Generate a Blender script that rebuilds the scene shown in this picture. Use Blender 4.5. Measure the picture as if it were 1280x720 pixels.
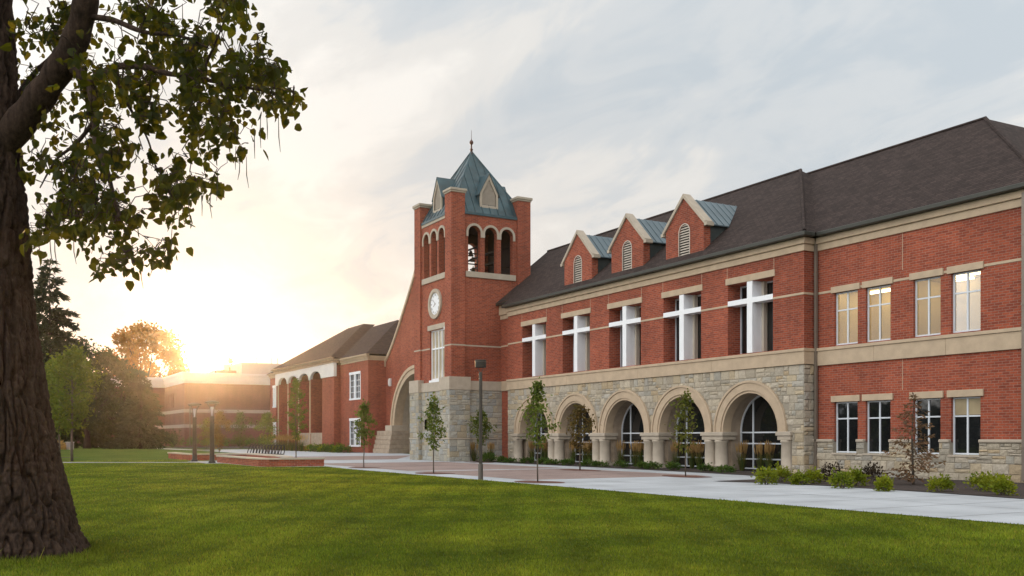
import bpy, bmesh, math, random
import numpy as np
from mathutils import Vector, noise
from mathutils.geometry import tessellate_polygon

for o in list(bpy.data.objects):
    bpy.data.objects.remove(o, do_unlink=True)
SC = bpy.context.scene
COL = SC.collection
PI = math.pi
R = math.radians

# ------------------------------------------------------------------ camera
# world: x runs along the main facade, y into the building, z up
cam = bpy.data.cameras.new("camera")
cam_o = bpy.data.objects.new("camera", cam)
COL.objects.link(cam_o)
cam.sensor_width = 36.0
cam.lens = 33.95
cam.shift_y = 0.1461
cam.clip_start = 0.1
cam.clip_end = 5000
cam_o.location = (0, 0, 1.7)
cam_o.rotation_euler = (R(90), 0, R(60.59))
SC.camera = cam_o

# ------------------------------------------------------------------ light
SUN_DIR = Vector((-1.0296, 0.2096, 0.0800)).normalized()
SUN_EL = math.asin(SUN_DIR.z)
SUN_AZ = math.atan2(SUN_DIR.x, SUN_DIR.y)          # from +y, clockwise
W = bpy.data.worlds.new("World")
SC.world = W
W.use_nodes = True


def N(nt, kind, loc=None, **kw):
    n = nt.nodes.new(kind)
    for k, v in kw.items():
        setattr(n, k, v)
    return n


def MATH(nt, op, a, b=None, c=None, clamp=False):
    n = nt.nodes.new('ShaderNodeMath')
    n.operation = op
    n.use_clamp = clamp
    for i, v in enumerate((a, b, c)):
        if v is None:
            continue
        if isinstance(v, (int, float)):
            n.inputs[i].default_value = v
        else:
            nt.links.new(v, n.inputs[i])
    return n.outputs[0]


def MIXC(nt, mode, f, a, b):
    n = nt.nodes.new('ShaderNodeMix')
    n.data_type = 'RGBA'
    n.blend_type = mode
    for s, v in ((n.inputs[0], f), (n.inputs[6], a), (n.inputs[7], b)):
        if isinstance(v, (int, float)):
            s.default_value = v
        elif isinstance(v, (tuple, list)):
            s.default_value = (v[0], v[1], v[2], 1)
        else:
            nt.links.new(v, s)
    return n.outputs[2]


def RAMP(nt, fac, stops, interp='LINEAR'):
    n = nt.nodes.new('ShaderNodeValToRGB')
    cr = n.color_ramp
    cr.interpolation = interp
    while len(cr.elements) < len(stops):
        cr.elements.new(0.5)
    for e, (p, c) in zip(cr.elements, stops):
        e.position = p
        if isinstance(c, (int, float)):
            c = (c, c, c)
        e.color = (c[0], c[1], c[2], 1)
    nt.links.new(fac, n.inputs[0])
    return n.outputs[0]


def build_world():
    nt = W.node_tree
    nt.nodes.clear()
    out = N(nt, 'ShaderNodeOutputWorld')
    bg = N(nt, 'ShaderNodeBackground')
    bg.inputs['Strength'].default_value = 0.1
    sky = N(nt, 'ShaderNodeTexSky', sky_type='NISHITA', sun_disc=False)
    sky.sun_elevation = SUN_EL
    sky.sun_rotation = SUN_AZ
    sky.altitude = 200
    sky.air_density = 1.0
    sky.dust_density = 2.0
    tc = N(nt, 'ShaderNodeTexCoord')
    d = tc.outputs['Generated']
    sep = N(nt, 'ShaderNodeSeparateXYZ')
    nt.links.new(d, sep.inputs[0])
    z = MATH(nt, 'MAXIMUM', sep.outputs[2], 0.0)
    zz = MATH(nt, 'ADD', z, 0.16)
    px = MATH(nt, 'DIVIDE', sep.outputs[0], zz)
    py = MATH(nt, 'DIVIDE', sep.outputs[1], zz)
    cmb = N(nt, 'ShaderNodeCombineXYZ')
    nt.links.new(px, cmb.inputs[0])
    nt.links.new(py, cmb.inputs[1])
    # two layers of cloud: broad sheets and finer streaks
    n1 = N(nt, 'ShaderNodeTexNoise')
    n1.inputs['Scale'].default_value = 0.62
    n1.inputs['Detail'].default_value = 7
    n1.inputs['Roughness'].default_value = 0.52
    n1.inputs['Distortion'].default_value = 0.5
    mp = N(nt, 'ShaderNodeMapping')
    mp.inputs['Rotation'].default_value = (0, 0, R(35))
    mp.inputs['Scale'].default_value = (0.8, 1.5, 1)
    mp.inputs['Location'].default_value = (3.7, 1.3, 0)
    nt.links.new(cmb.outputs[0], mp.inputs[0])
    nt.links.new(mp.outputs[0], n1.inputs['Vector'])
    n2 = N(nt, 'ShaderNodeTexNoise')
    n2.inputs['Scale'].default_value = 2.6
    n2.inputs['Detail'].default_value = 8
    n2.inputs['Roughness'].default_value = 0.6
    n2.inputs['Distortion'].default_value = 0.8
    nt.links.new(mp.outputs[0], n2.inputs['Vector'])
    s = MATH(nt, 'ADD', MATH(nt, 'MULTIPLY', n1.outputs[0], 0.72), MATH(nt, 'MULTIPLY', n2.outputs[0], 0.28))
    cloud = RAMP(nt, s, [(0.37, (5.7, 6.3, 6.8)), (0.43, (6.6, 6.95, 7.2)), (0.48, (7.9, 7.85, 7.65)), (0.56, (9.3, 9.1, 8.7))], 'EASE')
    # angle from the sun
    dot = N(nt, 'ShaderNodeVectorMath', operation='DOT_PRODUCT')
    nrm = N(nt, 'ShaderNodeVectorMath', operation='NORMALIZE')
    nt.links.new(d, nrm.inputs[0])
    nt.links.new(nrm.outputs[0], dot.inputs[0])
    dot.inputs[1].default_value = SUN_DIR
    dd = dot.outputs['Value']
    dp = MATH(nt, 'MAXIMUM', dd, 0.0)
    # sky brightened on the unseen lawn side, added to light the facade
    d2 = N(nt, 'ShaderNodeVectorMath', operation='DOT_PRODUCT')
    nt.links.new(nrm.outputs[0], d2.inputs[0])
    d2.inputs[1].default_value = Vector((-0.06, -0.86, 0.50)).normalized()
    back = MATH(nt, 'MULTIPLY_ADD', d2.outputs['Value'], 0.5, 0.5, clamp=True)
    bf = MATH(nt, 'MULTIPLY_ADD', MATH(nt, 'POWER', back, 3.0), FACADE_FILL, 1.0)
    # thicker cloud over the sunset side
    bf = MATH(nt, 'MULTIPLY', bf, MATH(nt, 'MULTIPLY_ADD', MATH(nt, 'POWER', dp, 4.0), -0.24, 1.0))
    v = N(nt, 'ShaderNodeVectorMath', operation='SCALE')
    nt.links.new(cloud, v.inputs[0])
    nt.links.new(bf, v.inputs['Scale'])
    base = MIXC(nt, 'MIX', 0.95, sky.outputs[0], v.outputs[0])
    # low warm band around the sunset
    low = MATH(nt, 'POWER', MATH(nt, 'SUBTRACT', 1.0, z), 7.0)
    wide = MATH(nt, 'MULTIPLY', MATH(nt, 'POWER', dp, 5.0), low)
    tot = MIXC(nt, 'ADD', wide, base, (0.7, 0.2, -0.25))

    def glow(p, c, prev):
        f = MATH(nt, 'POWER', dp, p)
        return MIXC(nt, 'ADD', f, prev, c)
    tot = glow(14, (0.25, 0.15, 0.05), tot)
    tot = glow(90, (2.4, 1.6, 0.6), tot)
    tot = glow(900, (7.0, 4.6, 1.7), tot)
    tot = glow(14000, (400.0, 300.0, 170.0), tot)
    nt.links.new(tot, bg.inputs['Color'])
    nt.links.new(bg.outputs[0], out.inputs['Surface'])


FACADE_FILL = 1.5
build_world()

sun = bpy.data.lights.new("sun", 'SUN')
sun.energy = 3.8
sun.angle = R(0.5)
sun.color = (1.0, 0.60, 0.28)
sun_o = bpy.data.objects.new("sun", sun)
COL.objects.link(sun_o)
sun_o.location = (-60, 10, 60)
sun_o.rotation_euler = SUN_DIR.to_track_quat('Z', 'Y').to_euler()

vs = SC.view_settings
vs.view_transform = 'Standard'
vs.look = 'None'
vs.gamma = 1
vs.use_curve_mapping = False
vs.exposure = 0.16
SC.cycles.use_denoising = True
SC.cycles.max_bounces = 8
SC.cycles.transparent_max_bounces = 12
SC.cycles.sample_clamp_indirect = 6


# ------------------------------------------------------------------ materials
def new_mat(name):
    m = bpy.data.materials.new(name)
    m.use_nodes = True
    nt = m.node_tree
    nt.nodes.clear()
    out = N(nt, 'ShaderNodeOutputMaterial')
    b = N(nt, 'ShaderNodeBsdfPrincipled')
    nt.links.new(b.outputs[0], out.inputs[0])
    return m, nt, b


def pos(nt):
    return N(nt, 'ShaderNodeNewGeometry').outputs['Position']


def noise_tex(nt, scale, detail=4, rough=0.55, vec=None, stretch=None):
    n = N(nt, 'ShaderNodeTexNoise')
    n.inputs['Scale'].default_value = scale
    n.inputs['Detail'].default_value = detail
    n.inputs['Roughness'].default_value = rough
    v = vec if vec is not None else pos(nt)
    if stretch:
        mp = N(nt, 'ShaderNodeMapping')
        mp.inputs['Scale'].default_value = stretch
        nt.links.new(v, mp.inputs[0])
        v = mp.outputs[0]
    nt.links.new(v, n.inputs['Vector'])
    return n.outputs[0]


def bump(nt, b, h, strength=0.4, dist=0.02):
    n = N(nt, 'ShaderNodeBump')
    n.inputs['Strength'].default_value = strength
    n.inputs['Distance'].default_value = dist
    nt.links.new(h, n.inputs['Height'])
    nt.links.new(n.outputs[0], b.inputs['Normal'])


def wall_uv(nt):
    """(along the wall, height): picks x or y by which way the face looks"""
    g = N(nt, 'ShaderNodeNewGeometry')
    sp = N(nt, 'ShaderNodeSeparateXYZ')
    nt.links.new(g.outputs['Position'], sp.inputs[0])
    sn = N(nt, 'ShaderNodeSeparateXYZ')
    nt.links.new(g.outputs['True Normal'], sn.inputs[0])
    f = MATH(nt, 'GREATER_THAN', MATH(nt, 'ABSOLUTE', sn.outputs[0]), MATH(nt, 'ABSOLUTE', sn.outputs[1]))
    u = MATH(nt, 'ADD', MATH(nt, 'MULTIPLY', sp.outputs[1], f), MATH(nt, 'MULTIPLY', sp.outputs[0], MATH(nt, 'SUBTRACT', 1.0, f)))
    c = N(nt, 'ShaderNodeCombineXYZ')
    nt.links.new(u, c.inputs[0])
    nt.links.new(sp.outputs[2], c.inputs[1])
    return c.outputs[0]


def mat_plain(name, col, rough=0.7, var=0.12, scale=3.0, metal=0.0, bmp=0.15, spec=0.5, bscale=None):
    m, nt, b = new_mat(name)
    n = noise_tex(nt, scale, 5)
    lo = [max(0, c * (1 - var)) for c in col]
    hi = [min(1, c * (1 + var)) for c in col]
    c = RAMP(nt, n, [(0.3, lo), (0.7, hi)])
    nt.links.new(c, b.inputs['Base Color'])
    b.inputs['Roughness'].default_value = rough
    b.inputs['Metallic'].default_value = metal
    b.inputs['Specular IOR Level'].default_value = spec
    if bmp:
        bump(nt, b, noise_tex(nt, bscale or scale * 8, 4), bmp, 0.02)
    return m


def mat_brick(name, c1, c2, mortar, bw=0.305, rh=0.102, mw=0.012):
    m, nt, b = new_mat(name)
    uv = wall_uv(nt)
    t = N(nt, 'ShaderNodeTexBrick')
    t.offset = 0.5
    t.inputs['Scale'].default_value = 1.0
    t.inputs['Brick Width'].default_value = bw
    t.inputs['Row Height'].default_value = rh
    t.inputs['Mortar Size'].default_value = mw
    t.inputs['Mortar Smooth'].default_value = 0.2
    t.inputs['Bias'].default_value = -0.1
    t.inputs['Color1'].default_value = (*c1, 1)
    t.inputs['Color2'].default_value = (*c2, 1)
    t.inputs['Mortar'].default_value = (*mortar, 1)
    nt.links.new(uv, t.inputs['Vector'])
    big = noise_tex(nt, 0.35, 5)
    fine = noise_tex(nt, 9.0, 3)
    v = RAMP(nt, big, [(0.28, 0.78), (0.72, 1.12)])
    c = MIXC(nt, 'MULTIPLY', 1.0, t.outputs['Color'], v)
    strk = noise_tex(nt, 1.0, 5, 0.6, stretch=(1.3, 1.3, 0.12))
    c = MIXC(nt, 'MULTIPLY', 1.0, c, RAMP(nt, strk, [(0.3, 0.86), (0.6, 1.05)]))
    v2 = RAMP(nt, fine, [(0.25, 0.82), (0.75, 1.15)])
    c = MIXC(nt, 'MULTIPLY', 1.0, c, v2)
    nt.links.new(c, b.inputs['Base Color'])
    b.inputs['Roughness'].default_value = 0.85
    b.inputs['Specular IOR Level'].default_value = 0.25
    h = MATH(nt, 'SUBTRACT', 1.0, t.outputs['Fac'])
    bump(nt, b, h, 0.6, 0.012)
    return m


def mat_shingle(name, c1, c2):
    m, nt, b = new_mat(name)
    uv = wall_uv(nt)
    t = N(nt, 'ShaderNodeTexBrick')
    t.offset = 0.37
    t.inputs['Scale'].default_value = 1.0
    t.inputs['Brick Width'].default_value = 0.33
    t.inputs['Row Height'].default_value = 0.10
    t.inputs['Mortar Size'].default_value = 0.012
    t.inputs['Color1'].default_value = (*c1, 1)
    t.inputs['Color2'].default_value = (*c2, 1)
    t.inputs['Mortar'].default_value = (c1[0] * .5, c1[1] * .5, c1[2] * .5, 1)
    nt.links.new(uv, t.inputs['Vector'])
    v = RAMP(nt, noise_tex(nt, 1.1, 8, 0.7), [(0.25, 0.75), (0.75, 1.25)])
    c = MIXC(nt, 'MULTIPLY', 1.0, t.outputs['Color'], v)
    nt.links.new(c, b.inputs['Base Color'])
    b.inputs['Roughness'].default_value = 0.9
    b.inputs['Specular IOR Level'].default_value = 0.2
    bump(nt, b, MATH(nt, 'SUBTRACT', 1.0, t.outputs['Fac']), 0.5, 0.015)
    return m


def mat_attr(name, rough=0.9, nscale=14.0, bmp=0.7, var=0.25, bd=0.02):
    """colour from the per-face attribute Col (each stone its own colour)"""
    m, nt, b = new_mat(name)
    a = N(nt, 'ShaderNodeAttribute', attribute_name='Col')
    v = RAMP(nt, noise_tex(nt, nscale, 5, 0.65), [(0.25, 1 - var), (0.75, 1 + var)])
    c = MIXC(nt, 'MULTIPLY', 1.0, a.outputs['Color'], v)
    nt.links.new(c, b.inputs['Base Color'])
    b.inputs['Roughness'].default_value = rough
    b.inputs['Specular IOR Level'].default_value = 0.2
    bump(nt, b, noise_tex(nt, nscale * 0.6, 6, 0.7), bmp, bd)
    return m


def mat_leaf(name, c1, c2, trans=0.35, scale=1.2, tcol=None, rough=0.55, attr=True):
    """leaf: diffuse with light coming through; each leaf varies by the attribute Col (a tint)"""
    m = bpy.data.materials.new(name)
    m.use_nodes = True
    nt = m.node_tree
    nt.nodes.clear()
    out = N(nt, 'ShaderNodeOutputMaterial')
    c = RAMP(nt, noise_tex(nt, scale, 3), [(0.32, c1), (0.68, c2)])
    if attr:
        a = N(nt, 'ShaderNodeAttribute', attribute_name='Col')
        c = MIXC(nt, 'MULTIPLY', 1.0, c, a.outputs['Color'])
    b = N(nt, 'ShaderNodeBsdfPrincipled')
    nt.links.new(c, b.inputs['Base Color'])
    b.inputs['Roughness'].default_value = rough + .12
    b.inputs['Specular IOR Level'].default_value = 0.15
    t = N(nt, 'ShaderNodeBsdfTranslucent')
    tc = MIXC(nt, 'MULTIPLY', 1.0, c, tcol or (1.6, 1.5, 0.6))
    nt.links.new(tc, t.inputs['Color'])
    mx = N(nt, 'ShaderNodeMixShader')
    mx.inputs[0].default_value = trans
    nt.links.new(b.outputs[0], mx.inputs[1])
    nt.links.new(t.outputs[0], mx.inputs[2])
    nt.links.new(mx.outputs[0], out.inputs[0])
    return m


def mat_glass(name, col, rough=0.04, wav=0.25, spec=0.8):
    m, nt, b = new_mat(name)
    c = RAMP(nt, noise_tex(nt, 0.8, 3), [(0.3, [x * 0.75 for x in col]), (0.7, [x * 1.25 for x in col])])
    nt.links.new(c, b.inputs['Base Color'])
    b.inputs['Roughness'].default_value = rough
    b.inputs['Specular IOR Level'].default_value = spec
    bump(nt, b, noise_tex(nt, 0.9, 2), wav, 0.02)
    return m


def mat_bark(name, c1, c2, sc=4.0):
    m, nt, b = new_mat(name)
    n = noise_tex(nt, sc, 8, 0.65, stretch=(3.2, 3.2, 0.55))
    n2 = noise_tex(nt, sc * 5, 5, 0.7)
    c = RAMP(nt, n, [(0.3, c1), (0.62, c2)])
    c = MIXC(nt, 'MULTIPLY', 1.0, c, RAMP(nt, n2, [(0.25, 0.65), (0.75, 1.3)]))
    nt.links.new(c, b.inputs['Base Color'])
    b.inputs['Roughness'].default_value = 0.95
    b.inputs['Specular IOR Level'].default_value = 0.15
    bump(nt, b, MATH(nt, 'ADD', n, MATH(nt, 'MULTIPLY', n2, 0.4)), 0.9, 0.04)
    return m


M = {}
M['brick'] = mat_brick('brick', (0.36, 0.083, 0.041), (0.215, 0.047, 0.028), (0.30, 0.155, 0.115))
M['brick_far'] = mat_brick('brick_far', (0.155, 0.062, 0.052), (0.115, 0.046, 0.04), (0.14, 0.09, 0.08))
M['cast'] = mat_plain('cast_stone', (0.46, 0.355, 0.25), 0.8, 0.10, 2.2, bmp=0.12)
M['caststep'] = mat_plain('rough_cast_stone', (0.36, 0.285, 0.215), 0.85, 0.2, 2.5, bmp=0.5)
M['sandgrey'] = mat_plain('grey_cast_stone', (0.42, 0.36, 0.29), 0.8, 0.10, 2.2, bmp=0.12)
M['stone'] = mat_attr('ashlar_stone')
M['mortar'] = mat_plain('mortar', (0.30, 0.265, 0.215), 0.9, 0.12, 4.0)
M['shingle'] = mat_shingle('shingle', (0.034, 0.024, 0.022), (0.060, 0.042, 0.038))
M['white'] = mat_plain('white_paint', (0.80, 0.82, 0.86), 0.45, 0.03, 2.0, bmp=0.03)
M['offwhite'] = mat_plain('off_white_panel', (0.66, 0.64, 0.62), 0.55, 0.05, 1.0, bmp=0.04)
M['cream'] = mat_plain('cream_panel', (0.56, 0.50, 0.42), 0.6, 0.05, 1.0, bmp=0.04)
M['frame'] = mat_plain('window_frame_paint', (0.62, 0.66, 0.72), 0.4, 0.03, 2.0, bmp=0)
M['glass'] = mat_glass('dark_glass', (0.012, 0.013, 0.014))
M['glass_blind'] = mat_glass('glass_over_blind', (0.36, 0.295, 0.19), 0.08, 0.2, 0.5)
M['glass_sky_paint'] = mat_glass('sky_painted_glass', (0.42, 0.36, 0.26), 0.04, 0.1, 1.0)  # cream base colour paints the bright sky reflection into the pane
M['room'] = mat_plain('room_wall_paint', (0.62, 0.52, 0.34), 0.8, 0.05, 0.8, bmp=0)


def mat_clear_glass():
    m = bpy.data.materials.new('window_glass')
    m.use_nodes = True
    nt = m.node_tree
    nt.nodes.clear()
    out = N(nt, 'ShaderNodeOutputMaterial')
    g = N(nt, 'ShaderNodeBsdfGlossy')
    g.inputs['Roughness'].default_value = 0.02
    t = N(nt, 'ShaderNodeBsdfTransparent')
    t.inputs['Color'].default_value = (0.74, 0.74, 0.68, 1)
    f = N(nt, 'ShaderNodeFresnel')
    f.inputs['IOR'].default_value = 1.6
    bp = N(nt, 'ShaderNodeBump')
    bp.inputs['Strength'].default_value = 0.15
    bp.inputs['Distance'].default_value = 0.02
    nt.links.new(noise_tex(nt, 0.9, 2), bp.inputs['Height'])
    nt.links.new(bp.outputs[0], g.inputs['Normal'])
    mx = N(nt, 'ShaderNodeMixShader')
    nt.links.new(MATH(nt, 'MULTIPLY', f.outputs[0], 1.8, clamp=True), mx.inputs[0])
    nt.links.new(t.outputs[0], mx.inputs[1])
    nt.links.new(g.outputs[0], mx.inputs[2])
    nt.links.new(mx.outputs[0], out.inputs[0])
    return m


def mat_lamp():
    m, nt, b = new_mat('lit_ceiling_lamp')
    b.inputs['Base Color'].default_value = (.8, .75, .6, 1)
    b.inputs['Emission Color'].default_value = (1.0, 0.80, 0.45, 1)
    b.inputs['Emission Strength'].default_value = 8.0
    return m


M['clear_glass'] = mat_clear_glass()
M['lit_lamp'] = mat_lamp()
M['gutter'] = mat_plain('gutter_metal', (0.042, 0.043, 0.036), 0.5, 0.1, 1.5, 0.3, bmp=0.02)
M['downspout'] = mat_plain('downspout_metal', (0.20, 0.165, 0.135), 0.45, 0.1, 1.5, 0.3, bmp=0.02)
M['teal'] = mat_plain('patina_metal', (0.042, 0.082, 0.098), 0.42, 0.3, 1.3, 0.35, bmp=0.05)
M['steelblue'] = mat_plain('standing_seam_metal', (0.11, 0.155, 0.18), 0.36, 0.12, 1.0, 0.55, bmp=0.03)
M['siding'] = mat_plain('dark_siding', (0.035, 0.045, 0.045), 0.6, 0.15, 2.0, bmp=0.05)
M['louver'] = mat_plain('louver_paint', (0.50, 0.44, 0.38), 0.6, 0.08, 2.0, bmp=0.03)
M['black'] = mat_plain('dark_void', (0.012, 0.010, 0.009), 0.9, 0.2, 2.0)
M['belfry_shade'] = mat_plain('belfry_shade_paint', (0.045, 0.030, 0.024), 0.8, 0.2, 2.0)  # dark colour stands in for the shade inside the belfry
M['bronze'] = mat_plain('dark_bronze_paint', (0.030, 0.026, 0.022), 0.35, 0.15, 3.0, 0.5, bmp=0.03)
M['lampmetal'] = mat_plain('lamp_head_paint', (0.030, 0.027, 0.024), 0.6, 0.15, 3.0, 0.0, bmp=0.03, spec=0.3)
M['bellmetal'] = mat_plain('bell_bronze', (0.05, 0.042, 0.032), 0.4, 0.2, 4.0, 0.7, bmp=0.05)
M['finial'] = mat_plain('finial_copper', (0.10, 0.05, 0.04), 0.5, 0.2, 4.0, 0.6)
M['galv'] = mat_plain('pole_paint', (0.075, 0.065, 0.055), 0.4, 0.12, 3.0, 0.5, bmp=0.03)
M['concrete'] = mat_plain('concrete', (0.375, 0.40, 0.43), 0.85, 0.18, 0.5, bmp=0.2, bscale=30)
M['conjoint'] = mat_plain('concrete_joint', (0.13, 0.13, 0.13), 0.9, 0.1, 2.0)
M['paver'] = mat_brick('paver', (0.30, 0.225, 0.205), (0.245, 0.185, 0.17), (0.30, 0.26, 0.24), 0.2, 0.1, 0.006)
M['mulch'] = mat_plain('bark_mulch', (0.030, 0.019, 0.015), 0.95, 0.5, 9.0, bmp=1.0, bscale=22)
M['redmulch'] = mat_plain('red_mulch', (0.115, 0.045, 0.030), 0.95, 0.4, 9.0, bmp=1.0, bscale=22)
M['bark'] = mat_bark('bark', (0.018, 0.012, 0.009), (0.068, 0.044, 0.033))
M['bark_thin'] = mat_bark('bark_thin', (0.07, 0.055, 0.045), (0.15, 0.125, 0.10), 8)
M['bark_dark'] = mat_bark('bark_dark', (0.02, 0.015, 0.012), (0.05, 0.038, 0.03), 4)
M['leaf_catalpa'] = mat_leaf('catalpa_leaf', (0.020, 0.027, 0.007), (0.038, 0.047, 0.010), 0.5, 1.2, (3.0, 2.4, 0.5))
M['leaf_young'] = mat_leaf('young_tree_leaf', (0.075, 0.110, 0.024), (0.145, 0.18, 0.038), 0.35)
M['leaf_rust'] = mat_leaf('rusty_leaf', (0.095, 0.062, 0.022), (0.13, 0.105, 0.035), 0.35)
M['leaf_lime'] = mat_leaf('lime_leaf', (0.07, 0.105, 0.018), (0.12, 0.155, 0.026), 0.45)
M['leaf_dark'] = mat_leaf('dark_leaf', (0.022, 0.034, 0.011), (0.045, 0.058, 0.018), 0.3)
M['leaf_gold'] = mat_leaf('gold_leaf', (0.11, 0.075, 0.018), (0.19, 0.11, 0.022), 0.6, 0.3, (2.6, 1.6, 0.5))
M['needle'] = mat_leaf('conifer_needle', (0.016, 0.026, 0.012), (0.035, 0.048, 0.018), 0.2)
M['needle_dry'] = mat_leaf('dry_needle', (0.13, 0.075, 0.045), (0.19, 0.12, 0.075), 0.25)
M['shrub_lime'] = mat_leaf('lime_shrub_leaf', (0.10, 0.14, 0.014), (0.22, 0.25, 0.022), 0.35)
M['shrub_green'] = mat_leaf('green_shrub_leaf', (0.045, 0.085, 0.02), (0.085, 0.135, 0.03), 0.3)
M['shrub_purple'] = mat_leaf('purple_shrub_leaf', (0.030, 0.022, 0.018), (0.052, 0.038, 0.026), 0.2)
M['reed'] = mat_leaf('reed_blade', (0.05, 0.075, 0.022), (0.085, 0.11, 0.035), 0.3)
M['plume'] = mat_leaf('reed_plume', (0.32, 0.205, 0.085), (0.44, 0.30, 0.13), 0.4)
M['pod'] = mat_plain('seed_pod', (0.05, 0.045, 0.02), 0.7, 0.2, 5.0)
M['farband'] = mat_plain('pale_band', (0.32, 0.29, 0.29), 0.7, 0.06, 1.0)
M['cornicemetal'] = mat_plain('pale_cornice_metal', (0.50, 0.52, 0.56), 0.5, 0.05, 0.6, 0.1, bmp=0.02)
M['penthouse'] = mat_plain('penthouse_panel', (0.38, 0.36, 0.35), 0.6, 0.06, 0.6, bmp=0.03)
M['woodpole'] = mat_plain('stake_wood', (0.22, 0.17, 0.12), 0.8, 0.2, 5.0)


def mat_lawn():
    m, nt, b = new_mat('lawn_soil_and_turf')
    a = noise_tex(nt, 0.22, 6, 0.6)
    f = noise_tex(nt, 6.0, 6, 0.75)
    c = RAMP(nt, a, [(0.3, (0.050, 0.082, 0.006)), (0.55, (0.078, 0.116, 0.009)), (0.72, (0.115, 0.135, 0.015))])
    c = MIXC(nt, 'MULTIPLY', 1.0, c, RAMP(nt, f, [(0.25, 0.5), (0.75, 1.45)]))
    nt.links.new(c, b.inputs['Base Color'])
    b.inputs['Roughness'].default_value = 0.9
    b.inputs['Specular IOR Level'].default_value = 0.1
    bump(nt, b, noise_tex(nt, 14.0, 6, 0.75), 1.0, 0.06)
    return m


M['lawn'] = mat_lawn()
M['blade'] = mat_leaf('grass_blade', (0.090, 0.132, 0.012), (0.175, 0.205, 0.024), 0.4, 0.3, (1.5, 1.5, 0.5))


# ------------------------------------------------------------------ mesh tools
ORG = {}


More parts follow.
